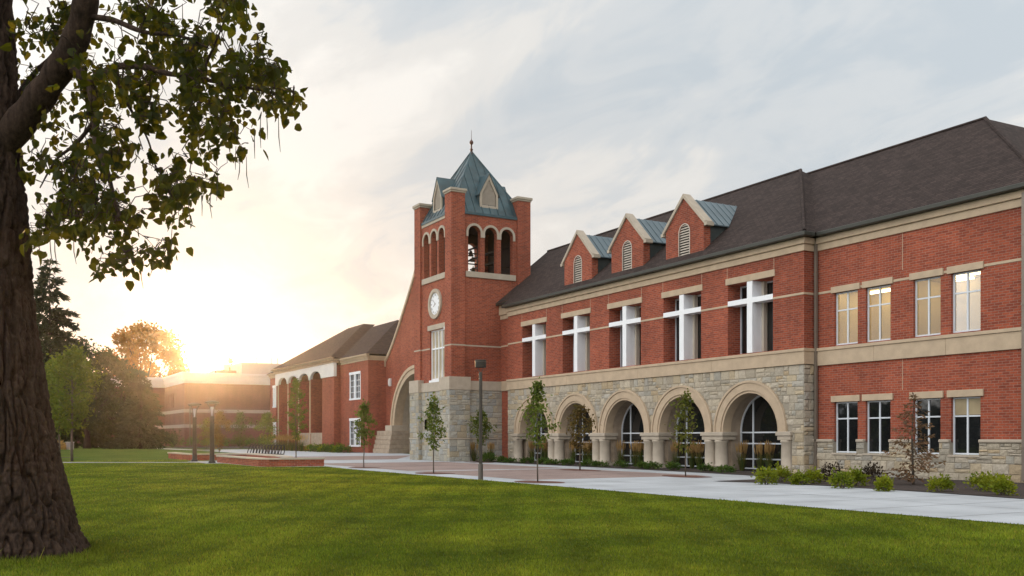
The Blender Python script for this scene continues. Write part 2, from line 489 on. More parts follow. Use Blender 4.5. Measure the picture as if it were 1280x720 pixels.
class MB:
    def __init__(s):
        s.v = []
        s.f = []
        s.c = []          # colour per face (or None)
        s.g = []          # where each added piece starts

    def add(s, vs, fs, col=None):
        o = len(s.v)
        s.g.append((o, len(s.f)))
        s.v.extend([tuple(p) for p in vs])
        for f in fs:
            s.f.append(tuple(i + o for i in f))
            s.c.append(col)
        return s

    def box(s, x0, x1, y0, y1, z0, z1, col=None):
        x0, x1 = min(x0, x1), max(x0, x1)
        y0, y1 = min(y0, y1), max(y0, y1)
        vs = [(x0, y0, z0), (x1, y0, z0), (x1, y1, z0), (x0, y1, z0), (x0, y0, z1), (x1, y0, z1), (x1, y1, z1), (x0, y1, z1)]
        return s.add(vs, [(0, 3, 2, 1), (4, 5, 6, 7), (0, 1, 5, 4), (1, 2, 6, 5), (2, 3, 7, 6), (3, 0, 4, 7)], col)

    def mbox(s, m, u0, u1, d0, d1, z0, z1, col=None):
        vs = [m(u, d, z) for z in (z0, z1) for u, d in ((u0, d0), (u1, d0), (u1, d1), (u0, d1))]
        return s.add(vs, [(0, 3, 2, 1), (4, 5, 6, 7), (0, 1, 5, 4), (1, 2, 6, 5), (2, 3, 7, 6), (3, 0, 4, 7)], col)

    def poly(s, pts, col=None):
        return s.add(pts, [tuple(range(len(pts)))], col)

    def prism(s, m, pts, d0, d1, col=None):
        n = len(pts)
        vs = [m(u, d0, z) for u, z in pts] + [m(u, d1, z) for u, z in pts]
        tri = tessellate_polygon([[Vector((u, z, 0)) for u, z in pts]])
        fs = [tuple(t) for t in tri] + [tuple(i + n for i in reversed(t)) for t in tri]
        fs += [(i, (i + 1) % n, (i + 1) % n + n, i + n) for i in range(n)]
        return s.add(vs, fs, col)

    def panel(s, m, outer, holes, depth, d0=0.0, rim=False):
        """wall face with real openings; the reveals run back by depth"""
        loops = [outer] + list(holes)
        flat = [p for l in loops for p in l]
        tri = tessellate_polygon([[Vector((u, z, 0)) for u, z in l] for l in loops])
        s.add([m(u, d0, z) for u, z in flat], [tuple(t) for t in tri])
        for k, l in enumerate(loops):
            if k == 0 and not rim:
                continue
            n = len(l)
            vs = [m(u, d0, z) for u, z in l] + [m(u, d0 + depth, z) for u, z in l]
            s.add(vs, [(i, (i + 1) % n, (i + 1) % n + n, i + n) for i in range(n)])
        return s

    def arc(s, m, cu, cz, r0, r1, d0, d1, a0=0.0, a1=PI, n=24, col=None):
        """part of a ring, square in section"""
        vs = []
        for i in range(n + 1):
            a = a0 + (a1 - a0) * i / n
            c, q = math.cos(a), math.sin(a)
            for r, d in ((r0, d0), (r1, d0), (r1, d1), (r0, d1)):
                vs.append(m(cu + r * c, d, cz + r * q))
        fs = []
        for i in range(n):
            a, b = 4 * i, 4 * i + 4
            for k in range(4):
                fs.append((a + k, a + (k + 1) % 4, b + (k + 1) % 4, b + k))
        fs += [(0, 1, 2, 3), (4 * n + 3, 4 * n + 2, 4 * n + 1, 4 * n)]
        return s.add(vs, fs, col)

    def vault(s, m, cu, cz, r, d0, d1, a0=0.0, a1=PI, n=24):
        vs = []
        for i in range(n + 1):
            a = a0 + (a1 - a0) * i / n
            vs += [m(cu + r * math.cos(a), d0, cz + r * math.sin(a)), m(cu + r * math.cos(a), d1, cz + r * math.sin(a))]
        return s.add(vs, [(2 * i, 2 * i + 1, 2 * i + 3, 2 * i + 2) for i in range(n)])

    def lathe(s, prof, c, n=20, col=None):
        vs = []
        for r, z in prof:
            for i in range(n):
                a = 2 * PI * i / n
                vs.append((c[0] + r * math.cos(a), c[1] + r * math.sin(a), c[2] + z))
        fs = []
        for k in range(len(prof) - 1):
            for i in range(n):
                j = (i + 1) % n
                fs.append((k * n + i, k * n + j, (k + 1) * n + j, (k + 1) * n + i))
        fs.append(tuple(range(n - 1, -1, -1)))
        fs.append(tuple((len(prof) - 1) * n + i for i in range(n)))
        return s.add(vs, fs, col)

    def tube(s, pts, rad, n=8, col=None, cap=True):
        pts = [Vector(p) for p in pts]
        if not isinstance(rad, (list, tuple)):
            rad = [rad] * len(pts)
        vs = []
        ref = Vector((0.31, 0.87, 0.39))
        for i, p in enumerate(pts):
            t = (pts[min(i + 1, len(pts) - 1)] - pts[max(i - 1, 0)])
            t = t.normalized() if t.length > 1e-9 else Vector((0, 0, 1))
            u = ref - t * ref.dot(t)
            u = u.normalized() if u.length > 1e-3 else t.orthogonal().normalized()
            w = t.cross(u)
            ref = u
            for k in range(n):
                a = 2 * PI * k / n
                vs.append(p + (u * math.cos(a) + w * math.sin(a)) * rad[i])
        fs = []
        for i in range(len(pts) - 1):
            for k in range(n):
                j = (k + 1) % n
                fs.append((i * n + k, i * n + j, (i + 1) * n + j, (i + 1) * n + k))
        if cap:
            fs.append(tuple(range(n - 1, -1, -1)))
            fs.append(tuple((len(pts) - 1) * n + k for k in range(n)))
        return s.add(vs, fs, col)

    def build(s, name, mat, parent=None, loc=None, smooth=False, bevel=0.0, fix=True):
        org = ORG[parent.name] if parent is not None else (loc or (0, 0, 0))
        me = bpy.data.meshes.new(name)
        a = np.array(s.v, dtype=np.float64) - np.array(org)
        me.from_pydata(a.tolist(), [], s.f)
        if any(c is not None for c in s.c):
            at = me.attributes.new('Col', 'FLOAT_COLOR', 'FACE')
            buf = np.ones((len(s.f), 4), dtype=np.float32)
            for i, c in enumerate(s.c):
                if c is not None:
                    buf[i, :3] = c
            at.data.foreach_set('color', buf.ravel())
        me.materials.append(M[mat] if isinstance(mat, str) else mat)
        if smooth:
            me.polygons.foreach_set('use_smooth', [True] * len(me.polygons))
        if fix:
            bm = bmesh.new()
            bm.from_mesh(me)
            bmesh.ops.recalc_face_normals(bm, faces=bm.faces)
            bm.to_mesh(me)
            bm.free()
        me.update()
        o = bpy.data.objects.new(name, me)
        COL.objects.link(o)
        if parent is not None:
            o.parent = parent
        else:
            o.location = org
        ORG[o.name] = org
        if bevel:
            md = o.modifiers.new('bevel', 'BEVEL')
            md.width = bevel
            md.segments = 2
            md.limit_method = 'ANGLE'
            md.angle_limit = R(40)
        return o

    def build_each(s, name, mat, parent, **kw):
        g = s.g + [(len(s.v), len(s.f))]
        for (v0, f0_), (v1, f1_) in zip(g[:-1], g[1:]):
            m = MB()
            m.add(s.v[v0:v1], [tuple(i - v0 for i in f) for f in s.f[f0_:f1_]])
            m.build(name, mat, parent, **kw)


def FY(y):                       # a wall that looks towards -y
    return lambda u, d, z: (u, y + d, z)


def FX(x):                       # a wall that looks towards +x
    return lambda u, d, z: (x - d, u, z)


def BY(y):                       # looks towards +y
    return lambda u, d, z: (u, y - d, z)


def BX(x):                       # looks towards -x
    return lambda u, d, z: (x + d, u, z)


def rect(u0, u1, z0, z1):
    return [(u0, z0), (u1, z0), (u1, z1), (u0, z1)]


def arch_pts(cu, cz, r, z0, n=20):
    p = [(cu - r, z0), (cu + r, z0)]
    for i in range(n + 1):
        a = PI * i / n
        p.append((cu + r * math.cos(a), cz + r * math.sin(a)))
    if abs(z0 - cz) < 1e-6:
        p = p[2:]
    return p


def quads_mesh(name, verts, k, mat, parent=None, loc=None, cols=None, smooth=False):
    """numpy array (n*k,3) -> n faces of k corners; cols (n,3) tint per face"""
    org = ORG[parent.name] if parent is not None else (loc or (0, 0, 0))
    v = np.ascontiguousarray(np.asarray(verts, dtype=np.float64) - np.array(org), dtype=np.float32)
    n = len(v) // k
    me = bpy.data.meshes.new(name)
    me.vertices.add(n * k)
    me.vertices.foreach_set('co', v.ravel())
    me.loops.add(n * k)
    me.loops.foreach_set('vertex_index', np.arange(n * k, dtype=np.int32))
    me.polygons.add(n)
    me.polygons.foreach_set('loop_start', np.arange(0, n * k, k, dtype=np.int32))
    me.polygons.foreach_set('loop_total', np.full(n, k, dtype=np.int32))
    if cols is not None:
        at = me.attributes.new('Col', 'FLOAT_COLOR', 'FACE')
        b = np.ones((n, 4), dtype=np.float32)
        b[:, :3] = cols
        at.data.foreach_set('color', b.ravel())
    me.materials.append(M[mat])
    me.update()
    me.validate()
    o = bpy.data.objects.new(name, me)
    COL.objects.link(o)
    if parent is not None:
        o.parent = parent
    else:
        o.location = org
    ORG[o.name] = org
    return o


def tag(o, label=None, cat=None, group=None, kind=None):
    if label:
        o['label'] = label
    if cat:
        o['category'] = cat
    if group:
        o['group'] = group
    if kind:
        o['kind'] = kind
    return o


def thing(name, label, cat, loc, group=None):
    o = bpy.data.objects.new(name, None)
    o.empty_display_size = 0.3
    COL.objects.link(o)
    o.location = loc
    ORG[o.name] = tuple(loc)
    return tag(o, label, cat, group)


STONES = [(0.42, 0.365, 0.28), (0.37, 0.325, 0.26), (0.45, 0.365, 0.245), (0.34, 0.335, 0.305), (0.43, 0.385, 0.32),
          (0.42, 0.315, 0.19), (0.32, 0.295, 0.25), (0.48, 0.42, 0.33), (0.40, 0.355, 0.29), (0.36, 0.35, 0.325)]


def ashlar(mb, m, u0, u1, z0, z1, skip=None, seed=1, h=(0.30, 0.50), w=(0.32, 0.80), base=0.0, proud=(0.02, 0.055), tint=(1, 1, 1)):
    """rock faced coursed stones, each its own block with its own colour"""
    rnd = random.Random(seed)
    g = 0.014

    def stone(a, b, c, d):
        if b - a < 0.06 or d - c < 0.05:
            return
        if skip and skip(a, b, c, d):
            return
        a, b, c, d = a + g / 2, b - g / 2, c + g / 2, d - g / 2
        p = -rnd.uniform(*proud)
        e = 0.022
        nu = max(2, int((b - a) / 0.22) + 1)
        nz = 2
        us = [a + e + (b - a - 2 * e) * i / nu for i in range(nu + 1)]
        zs = [c + e + (d - c - 2 * e) * i / nz for i in range(nz + 1)]
        vs = []
        for j, z in enumerate(zs):
            for i, u in enumerate(us):
                edge = i in (0, nu) or j in (0, nz)
                vs.append(m(u + rnd.uniform(-.006, .006), base + p * (0.62 if edge else 1.0) + rnd.uniform(-.014, .008), z + rnd.uniform(-.006, .006)))
        fs = [(j * (nu + 1) + i, j * (nu + 1) + i + 1, (j + 1) * (nu + 1) + i + 1, (j + 1) * (nu + 1) + i) for j in range(nz) for i in range(nu)]
        k = len(vs)
        vs += [m(a, base, c), m(b, base, c), m(b, base, d), m(a, base, d)]
        bl, br, tr, tl = 0, nu, nz * (nu + 1) + nu, nz * (nu + 1)
        fs += [tuple([k, k + 1] + list(range(nu, -1, -1)))]
        fs += [tuple([k + 1, k + 2, tr] + [br + (nu + 1) * j for j in range(nz - 1, -1, -1)])]
        fs += [tuple([k + 2, k + 3] + list(range(tl, tr + 1)))]
        fs += [tuple([k + 3, k, bl] + [(nu + 1) * j for j in range(1, nz + 1)])]
        c0 = rnd.choice(STONES)
        q = rnd.uniform(0.90, 1.16)
        c0 = tuple((.35 * a + .65 * b_) * .93 for a, b_ in zip((.41, .355, .275), c0))
        mb.add(vs, fs, tuple(x * q * t for x, t in zip(c0, tint)))

    z = z0
    while z < z1 - 0.02:
        hh = rnd.uniform(*h)
        if z + hh > z1 - 0.14:
            hh = z1 - z
        u = u0 - rnd.uniform(0, 0.3)
        while u < u1 - 0.01:
            ww = rnd.uniform(*w)
            if u + ww > u1 - 0.2:
                ww = u1 - u
            a, b = max(u, u0), min(u + ww, u1)
            r = rnd.random()
            if r < 0.70:
                stone(a, b, z, z + hh)
            else:
                s = rnd.uniform(0.38, 0.62)
                for (c, d) in ((z, z + hh * s), (z + hh * s, z + hh)):
                    if rnd.random() < 0.5 and b - a > 0.4:
                        t = a + (b - a) * rnd.uniform(0.35, 0.65)
                        stone(a, t, c, d)
                        stone(t, b, c, d)
                    else:
                        stone(a, b, c, d)
            u += ww
        z += hh
    return mb


# ------------------------------------------------------------------ the ground
def sheet(name, pts, z, mat, kind='structure', sub=0):
    mb = MB()
    tri = tessellate_polygon([[Vector((x, y, 0)) for x, y in pts]])
    mb.add([(x, y, z) for x, y in pts], [tuple(t) for t in tri])
    o = mb.build(name, mat)
    # upward normals
    for p in o.data.polygons:
        if p.normal.z < 0:
            p.flip()
    tag(o, kind=kind)
    return o


def lumpy_ring(cx, cy, rx, ry, n=28, seed=0, j=0.12):
    rnd = random.Random(seed)
    ph = [rnd.uniform(0, 6.28) for _ in range(3)]
    out = []
    for i in range(n):
        a = 2 * PI * i / n
        q = 1 + j * (math.sin(2 * a + ph[0]) * .5 + math.sin(3 * a + ph[1]) * .4 + math.sin(5 * a + ph[2]) * .3)
        out.append((cx + rx * q * math.cos(a), cy + ry * q * math.sin(a)))
    return out


sheet('lawn', [(-1200, -1200), (1200, -1200), (1200, 1200), (-1200, 1200)], 0.0, 'lawn')
EDGE = 17.85
sheet('plaza_pavement', [(14, EDGE), (14, 31), (-31.9, 31), (-31.9, 33.3), (-101, 41), (-140, 38), (-140, 26.5), (-100, 25.5), (-92, 21.0), (-79, 21.0), (-71.5, 15.4), (-71.3, 13.6), (-64.6, 13.6), (-64.6, 14.6), (-56.2, 14.8), (-54.6, 18.3), (-50, EDGE)], 0.012, 'concrete')
sheet('brick_paving', [(-33.2, 19.4), (-33.2, 28.6), (-44.3, 28.6), (-44.3, 19.4)], 0.016, 'paver')
sheet('brick_paving', [(-45.1, 19.4), (-45.1, 28.9), (-61.2, 28.9), (-61.2, 19.4)], 0.016, 'paver')
sheet('brick_paving', [(-69.6, 20.6), (-69.6, 28.9), (-84, 36.5), (-84, 22.0)], 0.016, 'paver')
sheet('path', [(-66.9, 14.2), (-68.3, 14.2), (-77.5, -2), (-92, -30), (-90.5, -30), (-75.7, -2)], 0.012, 'concrete')
sheet('path', [(-125, 27), (-129, 29.5), (-230, 21), (-235, -20), (-232, -20), (-226.5, 18.5)], 0.012, 'concrete')
joints = MB()
for x in np.arange(-30.5, 14, 2.45):
    joints.poly([(x, EDGE + .02, .015), (x + .028, EDGE + .02, .015), (x + .028, 25.6, .015), (x, 25.6, .015)])
joints.poly([(-31, 21.7, .0146), (14, 21.7, .0146), (14, 21.724, .0146), (-31, 21.724, .0146)])
for x in np.arange(-88, -62, 3.0):
    joints.poly([(x, 19.2, .015), (x + .02, 19.2, .015), (x + .02, 31, .015), (x, 31, .015)])
tag(joints.build('pavement_joints', 'conjoint', fix=False), kind='structure')
# planting beds
sheet('mulch_bed', [(-28.6, 25.0), (-26.4, 25.85), (-24, 26.05), (-20, 25.8), (-16, 25.2), (-8, 24.2), (6, 23), (10, 34.2), (-31.9, 34.2), (-31.9, 33.3), (-31.9, 30.3), (-29.9, 29.6), (-28.9, 27.4)], 0.03, 'mulch')
sheet('mulch_bed', [(-31.9, 30.2), (-36, 30.6), (-44, 30.9), (-52, 31.0), (-60.8, 31.1), (-60.8, 34.6), (-31.9, 34.6)], 0.031, 'mulch')
sheet('mulch_bed', [(-102.5, 36.3), (-139, 36.0), (-139, 40.5), (-102.5, 40.5)], 0.03, 'mulch')
sheet('mulch_bed', [(-150, 33), (-186.4, 24), (-186.4, 60), (-150, 44)], 0.03, 'mulch')
PITS = [(-41.53, 19.16, 1.3, .8), (-51.1, 19.3, 1.3, .8), (-31.45, 18.9, 1.25, .75), (-58.62, 30.5, 1.6, .8), (-41.86, 27.64, 1.5, .8), (-32.78, 27.12, 1.5, .8), (-77.5, 23.4, 1.3, .9)]
for i, (x, y, rx, ry) in enumerate(PITS):
    sheet('tree_pit', lumpy_ring(x, y, rx, ry, seed=i), 0.021, 'redmulch')
for i, (x, y) in enumerate([(-74.88, 6.44), (-90.39, 6.78)]):
    sheet('tree_pit', lumpy_ring(x, y, 1.6, 1.6, seed=20 + i), 0.008, 'mulch')

# ------------------------------------------------------------------ the brick hall with five arches
HALL = thing('brick_hall', 'long red brick hall with five stone arches, white window crosses and dark roof', 'building', (-42, 34, 0))
Y0 = 33.4
Y1 = 34.1
XE = -31.99
XL = -59.83
CS = [-35.51 - 5.18 * k for k in range(5)]          # bay centres
f0, f1 = FY(Y0), FY(Y1)
SP = 1.98                                           # springing
# upper brick wall
mb = MB()
holes = [rect(c - 1.565, c + 1.565, 5.85, 9.37) for c in CS]
mb.panel(f0, rect(XL, XE, 5.5, 10.5), holes, 1.0)
mb.panel(FX(XE), rect(Y0, Y1 + .2, 5.5, 10.5), [], 0.1)
mb.panel(BX(XL), rect(Y0, Y0 + .6, 0.0, 10.5), [], 0.1)
mb.panel(FY(Y0 + .5), rect(-62.4, XL, 0.0, 10.5), [], 0.1)
mb.build('brick_wall', 'brick', HALL)
# lower stone wall with the arcade cut out
RO = 2.3
outer = [(XL, 0), (-58.95, 0), (-58.95, SP)]
for c in reversed(CS):
    for i in range(21):
        a = PI - PI * i / 20
        outer.append((c + RO * math.cos(a), SP + RO * math.sin(a)))
outer += [(-32.75, SP), (-32.75, 0), (XE, 0), (XE, 5.1), (XL, 5.1)]
mb = MB()
mb.panel(FY(Y0 + .0), outer, [], 0.9, rim=True)
mb.panel(FX(XE), rect(Y0, Y1 + .2, 0, 5.1), [], 0.1)
bk = mb.build('stone_backing', 'mortar', HALL)


def skip_arc(a, b, c, d):
    if c < SP - .02:
        if b > -58.97 and a < -32.73:
            return True
        return False
    for cu in CS:
        for u in (a, (a + b) / 2, b):
            for z in (c, (c + d) / 2, d):
                if math.hypot(u - cu, z - SP) < 2.30:
                    return True
    return False


mb = MB()
ashlar(mb, f0, XL, XE, SP, 5.06, skip_arc, 3, w=(0.28, 0.66), h=(0.26, 0.42))
mb.build('stone_wall', 'stone', HALL)
mb = MB()
ashlar(mb, f0, XL, -58.97, 0, SP - .06, None, 4)
mb.build('stone_wall', 'stone', HALL)
mb = MB()
ashlar(mb, f0, -32.73, XE, 0, SP - .06, None, 5)
mb.mbox(f0, -32.73, XE - .0, -.05, .02, SP - .06, SP + .04, (0.40, .34, .26))
mb.build('stone_wall', 'stone', HALL)
mb = MB()
ashlar(mb, FX(XE), Y0, Y1, 0.0, 5.06, None, 6)
mb.build('stone_wall', 'stone', HALL)
# belt course
mb = MB()
for (u0, u1) in [(XL, -52.0), (-52.0, -44.5), (-44.5, -38.2), (-38.2, XE)]:
    mb.mbox(f0, u0 + .004, u1 - .004 if u1 != XE else XE + .1, -.1, .1, 5.07, 5.66)
mb.mbox(f0, XL, XE + .14, -.15, .1, 5.663, 5.80)
mb.mbox(FX(XE), Y0 + .1, Y1 - .08, -.1, .1, 5.07, 5.66)
mb.mbox(FX(XE), Y0 + .1, Y1 - .08, -.14, .1, 5.663, 5.80)
mb.mbox(FY(Y0 + .5), -62.3, XL, -.08, .1, 5.07, 5.78)
mb.build_each('belt_course', 'cast', HALL, bevel=.012)
# arches, columns, soffits, windows
for c in CS:
    mb = MB()
    mb.arc(f0, c, SP, 2.02, 2.40, -.10, .45, n=36)
    mb.arc(f0, c, SP, 2.405, 2.52, -.15, .1, n=36)
    mb.arc(f0, c, SP, 1.90, 2.015, -.05, .5, n=36)
    ar = mb.build('stone_arch', 'cast', HALL, bevel=.012)
    mb = MB()
    mb.vault(f0, c, SP, 1.95, .3, 1.30, n=30)
    mb.mbox(f0, c - 2.6, c - 1.95, .62, 1.42, 0, SP)
    mb.mbox(f0, c + 1.95, c + 2.6, .62, 1.42, 0, SP)
    mb.build('arch_soffit', 'caststep', ar)
    m = FY(Y0 + 1.22)
    mb = MB()
    mb.arc(m, c, SP, 1.86, 1.96, -.05, .06, n=30)
    for u in (c - 1.91, c + 1.91):
        mb.mbox(m, u - .05, u + .05, -.05, .06, .12, SP)
    for u in (c - 1.02, c + 1.02):
        mb.mbox(m, u - .035, u + .035, -.055, .05, .12, SP + math.sqrt(1.88 ** 2 - 1.02 ** 2))
    for z in (.14, .62, 1.40, SP - .02):
        mb.mbox(m, c - 1.88, c + 1.88, -.05, .045, z - .035, z + .035)
    win = mb.build('arched_window', 'frame', HALL)
    mb = MB()
    mb.poly([m(u, 0, z) for u, z in arch_pts(c, SP, 1.9, .1)])
    mb.build('pane', 'glass', win)
mids = [CS[i] - 2.59 for i in range(4)]
for k, u in enumerate([CS[0] + 2.40] + mids + [CS[4] - 2.40]):
    single = k in (0, 5)
    w = .48 if single else .86
    mb = MB()
    mb.mbox(f0, u - w + .06, u + w - .06, -.16, .75, 1.58, 1.78)
    mb.mbox(f0, u - w, u + w, -.22, .8, 1.783, 1.985)
    mb.build('capital', 'sandgrey', HALL, bevel=.03)
    mb = MB()
    mb.mbox(f0, u - w + .1, u + w - .1, -.14, .7, 0, .22)
    mb.build('column_base', 'sandgrey', HALL, bevel=.02)
    if not single:
        mb = MB()
        mb.mbox(f0, u - .55, u + .55, .45, .75, .22, 1.58)
        mb.build('pier', 'caststep', HALL)
    for du in ((0,) if single else (-.40, .40)):
        mb = MB()
        mb.lathe([(.37, .22), (.38, .28), (.32, .34), (.325, .8), (.31, 1.42), (.35, 1.47), (.36, 1.53), (.34, 1.582)], (u + du, Y0 + .14, 0), 22)
        mb.build('column', 'sandgrey', HALL, smooth=True)
# ground floor behind the arcade
mb = MB()
mb.mbox(f0, XL, XE, 1.5, 1.6, 0, 5.2)
mb.build('back_wall', 'black', HALL)

# cross windows
for c in CS:
    mb = MB()
    mb.mbox(f0, c - .185, c + .185, -.02, .60, 5.855, 9.365)
    mb.mbox(f0, c - 1.562, c - .1855, -.018, .598, 8.30, 8.55)
    mb.mbox(f0, c + .1855, c + 1.562, -.018, .598, 8.30, 8.55)
    cr = mb.build('cross_window', 'white', HALL)
    mb = MB()
    mb.mbox(f0, c - 1.70, c + 1.70, -.05, .15, 9.375, 9.70)
    mb.build('lintel', 'cast', cr, bevel=.012)
    m = FY(Y0 + .86)
    mb = MB()
    mb.poly([m(u, 0.02, z) for u, z in rect(c - 1.56, c + 1.56, 5.86, 9.36)])
    mb.build('pane', 'glass', cr)
    mb = MB()
    for u in (c - 1.53, c - .95, c + .95, c + 1.53):
        mb.mbox(m, u - .035, u + .035, -.04, .015, 5.86, 9.36)
    for z in (5.9, 8.42, 9.33):
        mb.mbox(m, c - 1.49, c + 1.49, -.035, .012, z - .035, z + .035)
    mb.build('frame', 'frame', cr)
    mb = MB()
    mb.mbox(f0, c - .32, c + .32, .605, .85, 5.855, 9.362)
    mb.build('backing_pilaster', 'cream', cr)
# string courses
mb = MB()
xs = [XL] + [v for c in reversed(CS) for v in (c - 1.565, c + 1.565)] + [XE]
for a, b in zip(xs[0::2], xs[1::2]):
    mb.mbox(f0, a, b, -.02, .02, 8.28, 8.38)
mb.mbox(FX(XE), Y0, Y1, -.02, .02, 8.28, 8.38)
mb.mbox(FY(Y0 + .5), -62.2, XL, -.02, .02, 8.28, 8.38)
WN = [(-30.84, -29.53), (-29.10, -27.80), (-26.66, -25.38), (-24.90, -23.62)]
XR = -21.35
xs = [-31.95] + [v for a, b in WN for v in (a, b)] + [XR]
for a, b in zip(xs[0::2], xs[1::2]):
    mb.mbox(f1, a, b, -.02, .02, 8.28, 8.38)
mb.build_each('string_course', 'cast', HALL)
mb = MB()
# the second section, set back
for u in (-27.20,):
    mb.mbox(f1, u - .012, u + .012, -.004, .01, 8.72, 10.3)
    mb.mbox(f1, u - .012, u + .012, -.004, .01, 3.7, 5.05)
for c in CS:
    for q in (-1.62, 1.62):
        mb.mbox(f0, c + q - .012, c + q + .012, -.004, .01, 9.72, 10.3)
mb.build_each('control_joint', 'cast', HALL)
mb = MB()
hs = [rect(a, b, 5.85, 8.22) for a, b in WN]
mb.panel(f1, rect(XE - .3, XR, 5.0, 10.5), hs, .28)
lo = [(XE - .3, 1.5)]
for a, b in WN:
    lo += [(a, 1.5), (a, 3.3), (b, 3.3), (b, 1.5)]
lo += [(XR, 1.5), (XR, 5.0), (XE - .3, 5.0)]
mb.panel(f1, lo, [], .28, rim=True)
mb.panel(FX(XR), rect(Y1, 58, 0, 10.5), [], .1)
mb.build('brick_wall', 'brick', HALL)
mb = MB()
lo = [(XE - .3, 0), (XR, 0), (XR, 1.55)]
for a, b in reversed(WN):
    lo += [(b, 1.55), (b, 1.0), (a, 1.0), (a, 1.55)]
lo += [(XE - .3, 1.55)]
mb.panel(FY(Y1 - .09), lo, [], .3, rim=True)
mb.build('stone_backing', 'mortar', HALL)


def skip_win(a, b, c, d):
    return any(d > 1.0 and b > p + .01 and a < q - .01 for p, q in WN)


mb = MB()
ashlar(mb, FY(Y1 - .09), XE, XR, 0, 1.0, None, 8, h=(0.27, 0.42), w=(.32, .75))
mb.build('stone_wall', 'stone', HALL)
xs = [XE] + [v for a, b in WN for v in (a, b)] + [XR]
for k, (a, b) in enumerate(zip(xs[0::2], xs[1::2])):
    mb = MB()
    ashlar(mb, FY(Y1 - .09), a, b, 1.0, 1.49, None, 30 + k, h=(.2, .28), w=(.3, .6))
    mb.build('stone_wall', 'stone', HALL)
mb = MB()
for a, b in zip(xs[0::2], xs[1::2]):
    mb.mbox(FY(Y1), a + .003, b - .003, -.17, .05, 1.50, 1.63)
mb.build_each('stone_coping', 'sandgrey', HALL, bevel=.035)
mb = MB()
for a, b in ((XE + .03, -28.6), (-28.592, -25.1), (-25.092, XR)):
    mb.mbox(f1, a, b, -.09, .1, 5.0, 5.66)
mb.mbox(f1, XE + .03, XR, -.14, .1, 5.663, 5.80)
mb.build_each('belt_course', 'cast', HALL, bevel=.012)
for k, (a, b) in enumerate(WN * 2):
    up = k < 4
    z0, z1, zt = (5.86, 8.215, 7.42) if up else (1.02, 3.295, 2.55)
    m = FY(Y1 + .16)
    c = (a + b) / 2
    mb = MB()
    for u in (a + .035, c, b - .035):
        mb.mbox(m, u - .035, u + .035, -.04, .04, z0, z1)
    for z in (z0 + .04, zt, z1 - .03):
        mb.mbox(m, a + .07, b - .07, -.036, .036, z - .03, z + .03)
    w = mb.build('window', 'frame', HALL)
    mb = MB()
    mb.mbox(FY(Y1), a - .15, b + .15, -.08, .1, z1 + .005, z1 + .285)
    mb.build('lintel', 'cast', w, bevel=.012)
    mb = MB()
    mb.poly([m(u, 0.0, z) for u, z in rect(a, b, z0, z1)])
    mb.build('pane', 'clear_glass' if up else 'glass', w)
    if k == 7:
        mb = MB()
        bz = z0 if up else zt
        mb.mbox(m, a + (.20 if up else .06), b - .05, -.012, -.004, bz + .05, z1 - .05)
        mb.build('blind', 'glass_blind', w)
    if not up:
        mb = MB()
        mb.mbox(FY(Y1), a - .06, b + .06, -.16, .2, .93, 1.015)
        mb.build('sill', 'sandgrey', w, bevel=.012)

# the lit rooms behind the upper windows
rm = MB()
rx0_, rx1_, ry0_, ry1_, rz0_, rz1_ = -31.6, -21.7, Y1 + .27, Y1 + 3.4, 5.6, 8.52
rm.poly([(rx0_, ry1_, rz0_), (rx1_, ry1_, rz0_), (rx1_, ry1_, rz1_), (rx0_, ry1_, rz1_)])
rm.poly([(rx0_, ry0_, rz0_), (rx0_, ry1_, rz0_), (rx0_, ry1_, rz1_), (rx0_, ry0_, rz1_)])
rm.poly([(rx1_, ry0_, rz0_), (rx1_, ry1_, rz0_), (rx1_, ry1_, rz1_), (rx1_, ry0_, rz1_)])
rm.poly([(-27.75, ry0_, rz0_), (-27.75, ry1_, rz0_), (-27.75, ry1_, rz1_), (-27.75, ry0_, rz1_)])
rm.poly([(rx0_, ry0_, rz0_), (rx1_, ry0_, rz0_), (rx1_, ry1_, rz0_), (rx0_, ry1_, rz0_)])
rm.poly([(rx0_, ry0_, rz1_), (rx1_, ry0_, rz1_), (rx1_, ry1_, rz1_), (rx0_, ry1_, rz1_)])
room = rm.build('room', 'room', HALL, fix=False)
for u0, u1, y in ((-31.2, -29.9, Y1 + 1.3), (-31.2, -29.9, Y1 + 2.7), (-29.2, -27.9, Y1 + 1.3), (-29.2, -27.9, Y1 + 2.7), (-26.3, -24.9, Y1 + 2.0), (-24.3, -22.9, Y1 + 2.0), (-27.2, -26.0, Y1 + 2.9), (-27.2, -26.0, Y1 + 1.0)):  # the last two strips are added only to warm the end room
    mb = MB()
    mb.box(u0, u1, y - .14, y + .14, rz1_ - .10, rz1_ - .02)
    mb.build('ceiling_light', 'lit_lamp', room)

# cornice, gutter and roof
mb = MB()
mb.mbox(f0, XL, XE + .08, -.08, .05, 10.27, 10.58)
mb.mbox(f0, XL, XE + .18, -.18, .05, 10.583, 10.86)
mb.mbox(FX(XE), Y0 + .05, Y1 - .1, -.08, .05, 10.27, 10.58)
mb.mbox(FX(XE), Y0 + .05, Y1 - .2, -.18, .05, 10.583, 10.86)
mb.mbox(f1, XE + .1, XR + .08, -.08, .05, 10.27, 10.58)
mb.mbox(f1, XE + .2, XR + .18, -.18, .05, 10.583, 10.86)
mb.mbox(FY(Y0 + .5), -62.3, XL - .002, -.08, .05, 10.27, 10.58)
mb.mbox(FY(Y0 + .5), -62.3, XL - .002, -.18, .05, 10.583, 11.26)
mb.mbox(FX(XR), Y1 + .05, 58, -.08, .05, 10.27, 10.58)
mb.mbox(FX(XR), Y1 + .05, 58, -.18, .05, 10.583, 10.86)
mb.build_each('cornice', 'cast', HALL, bevel=.02)
mb = MB()
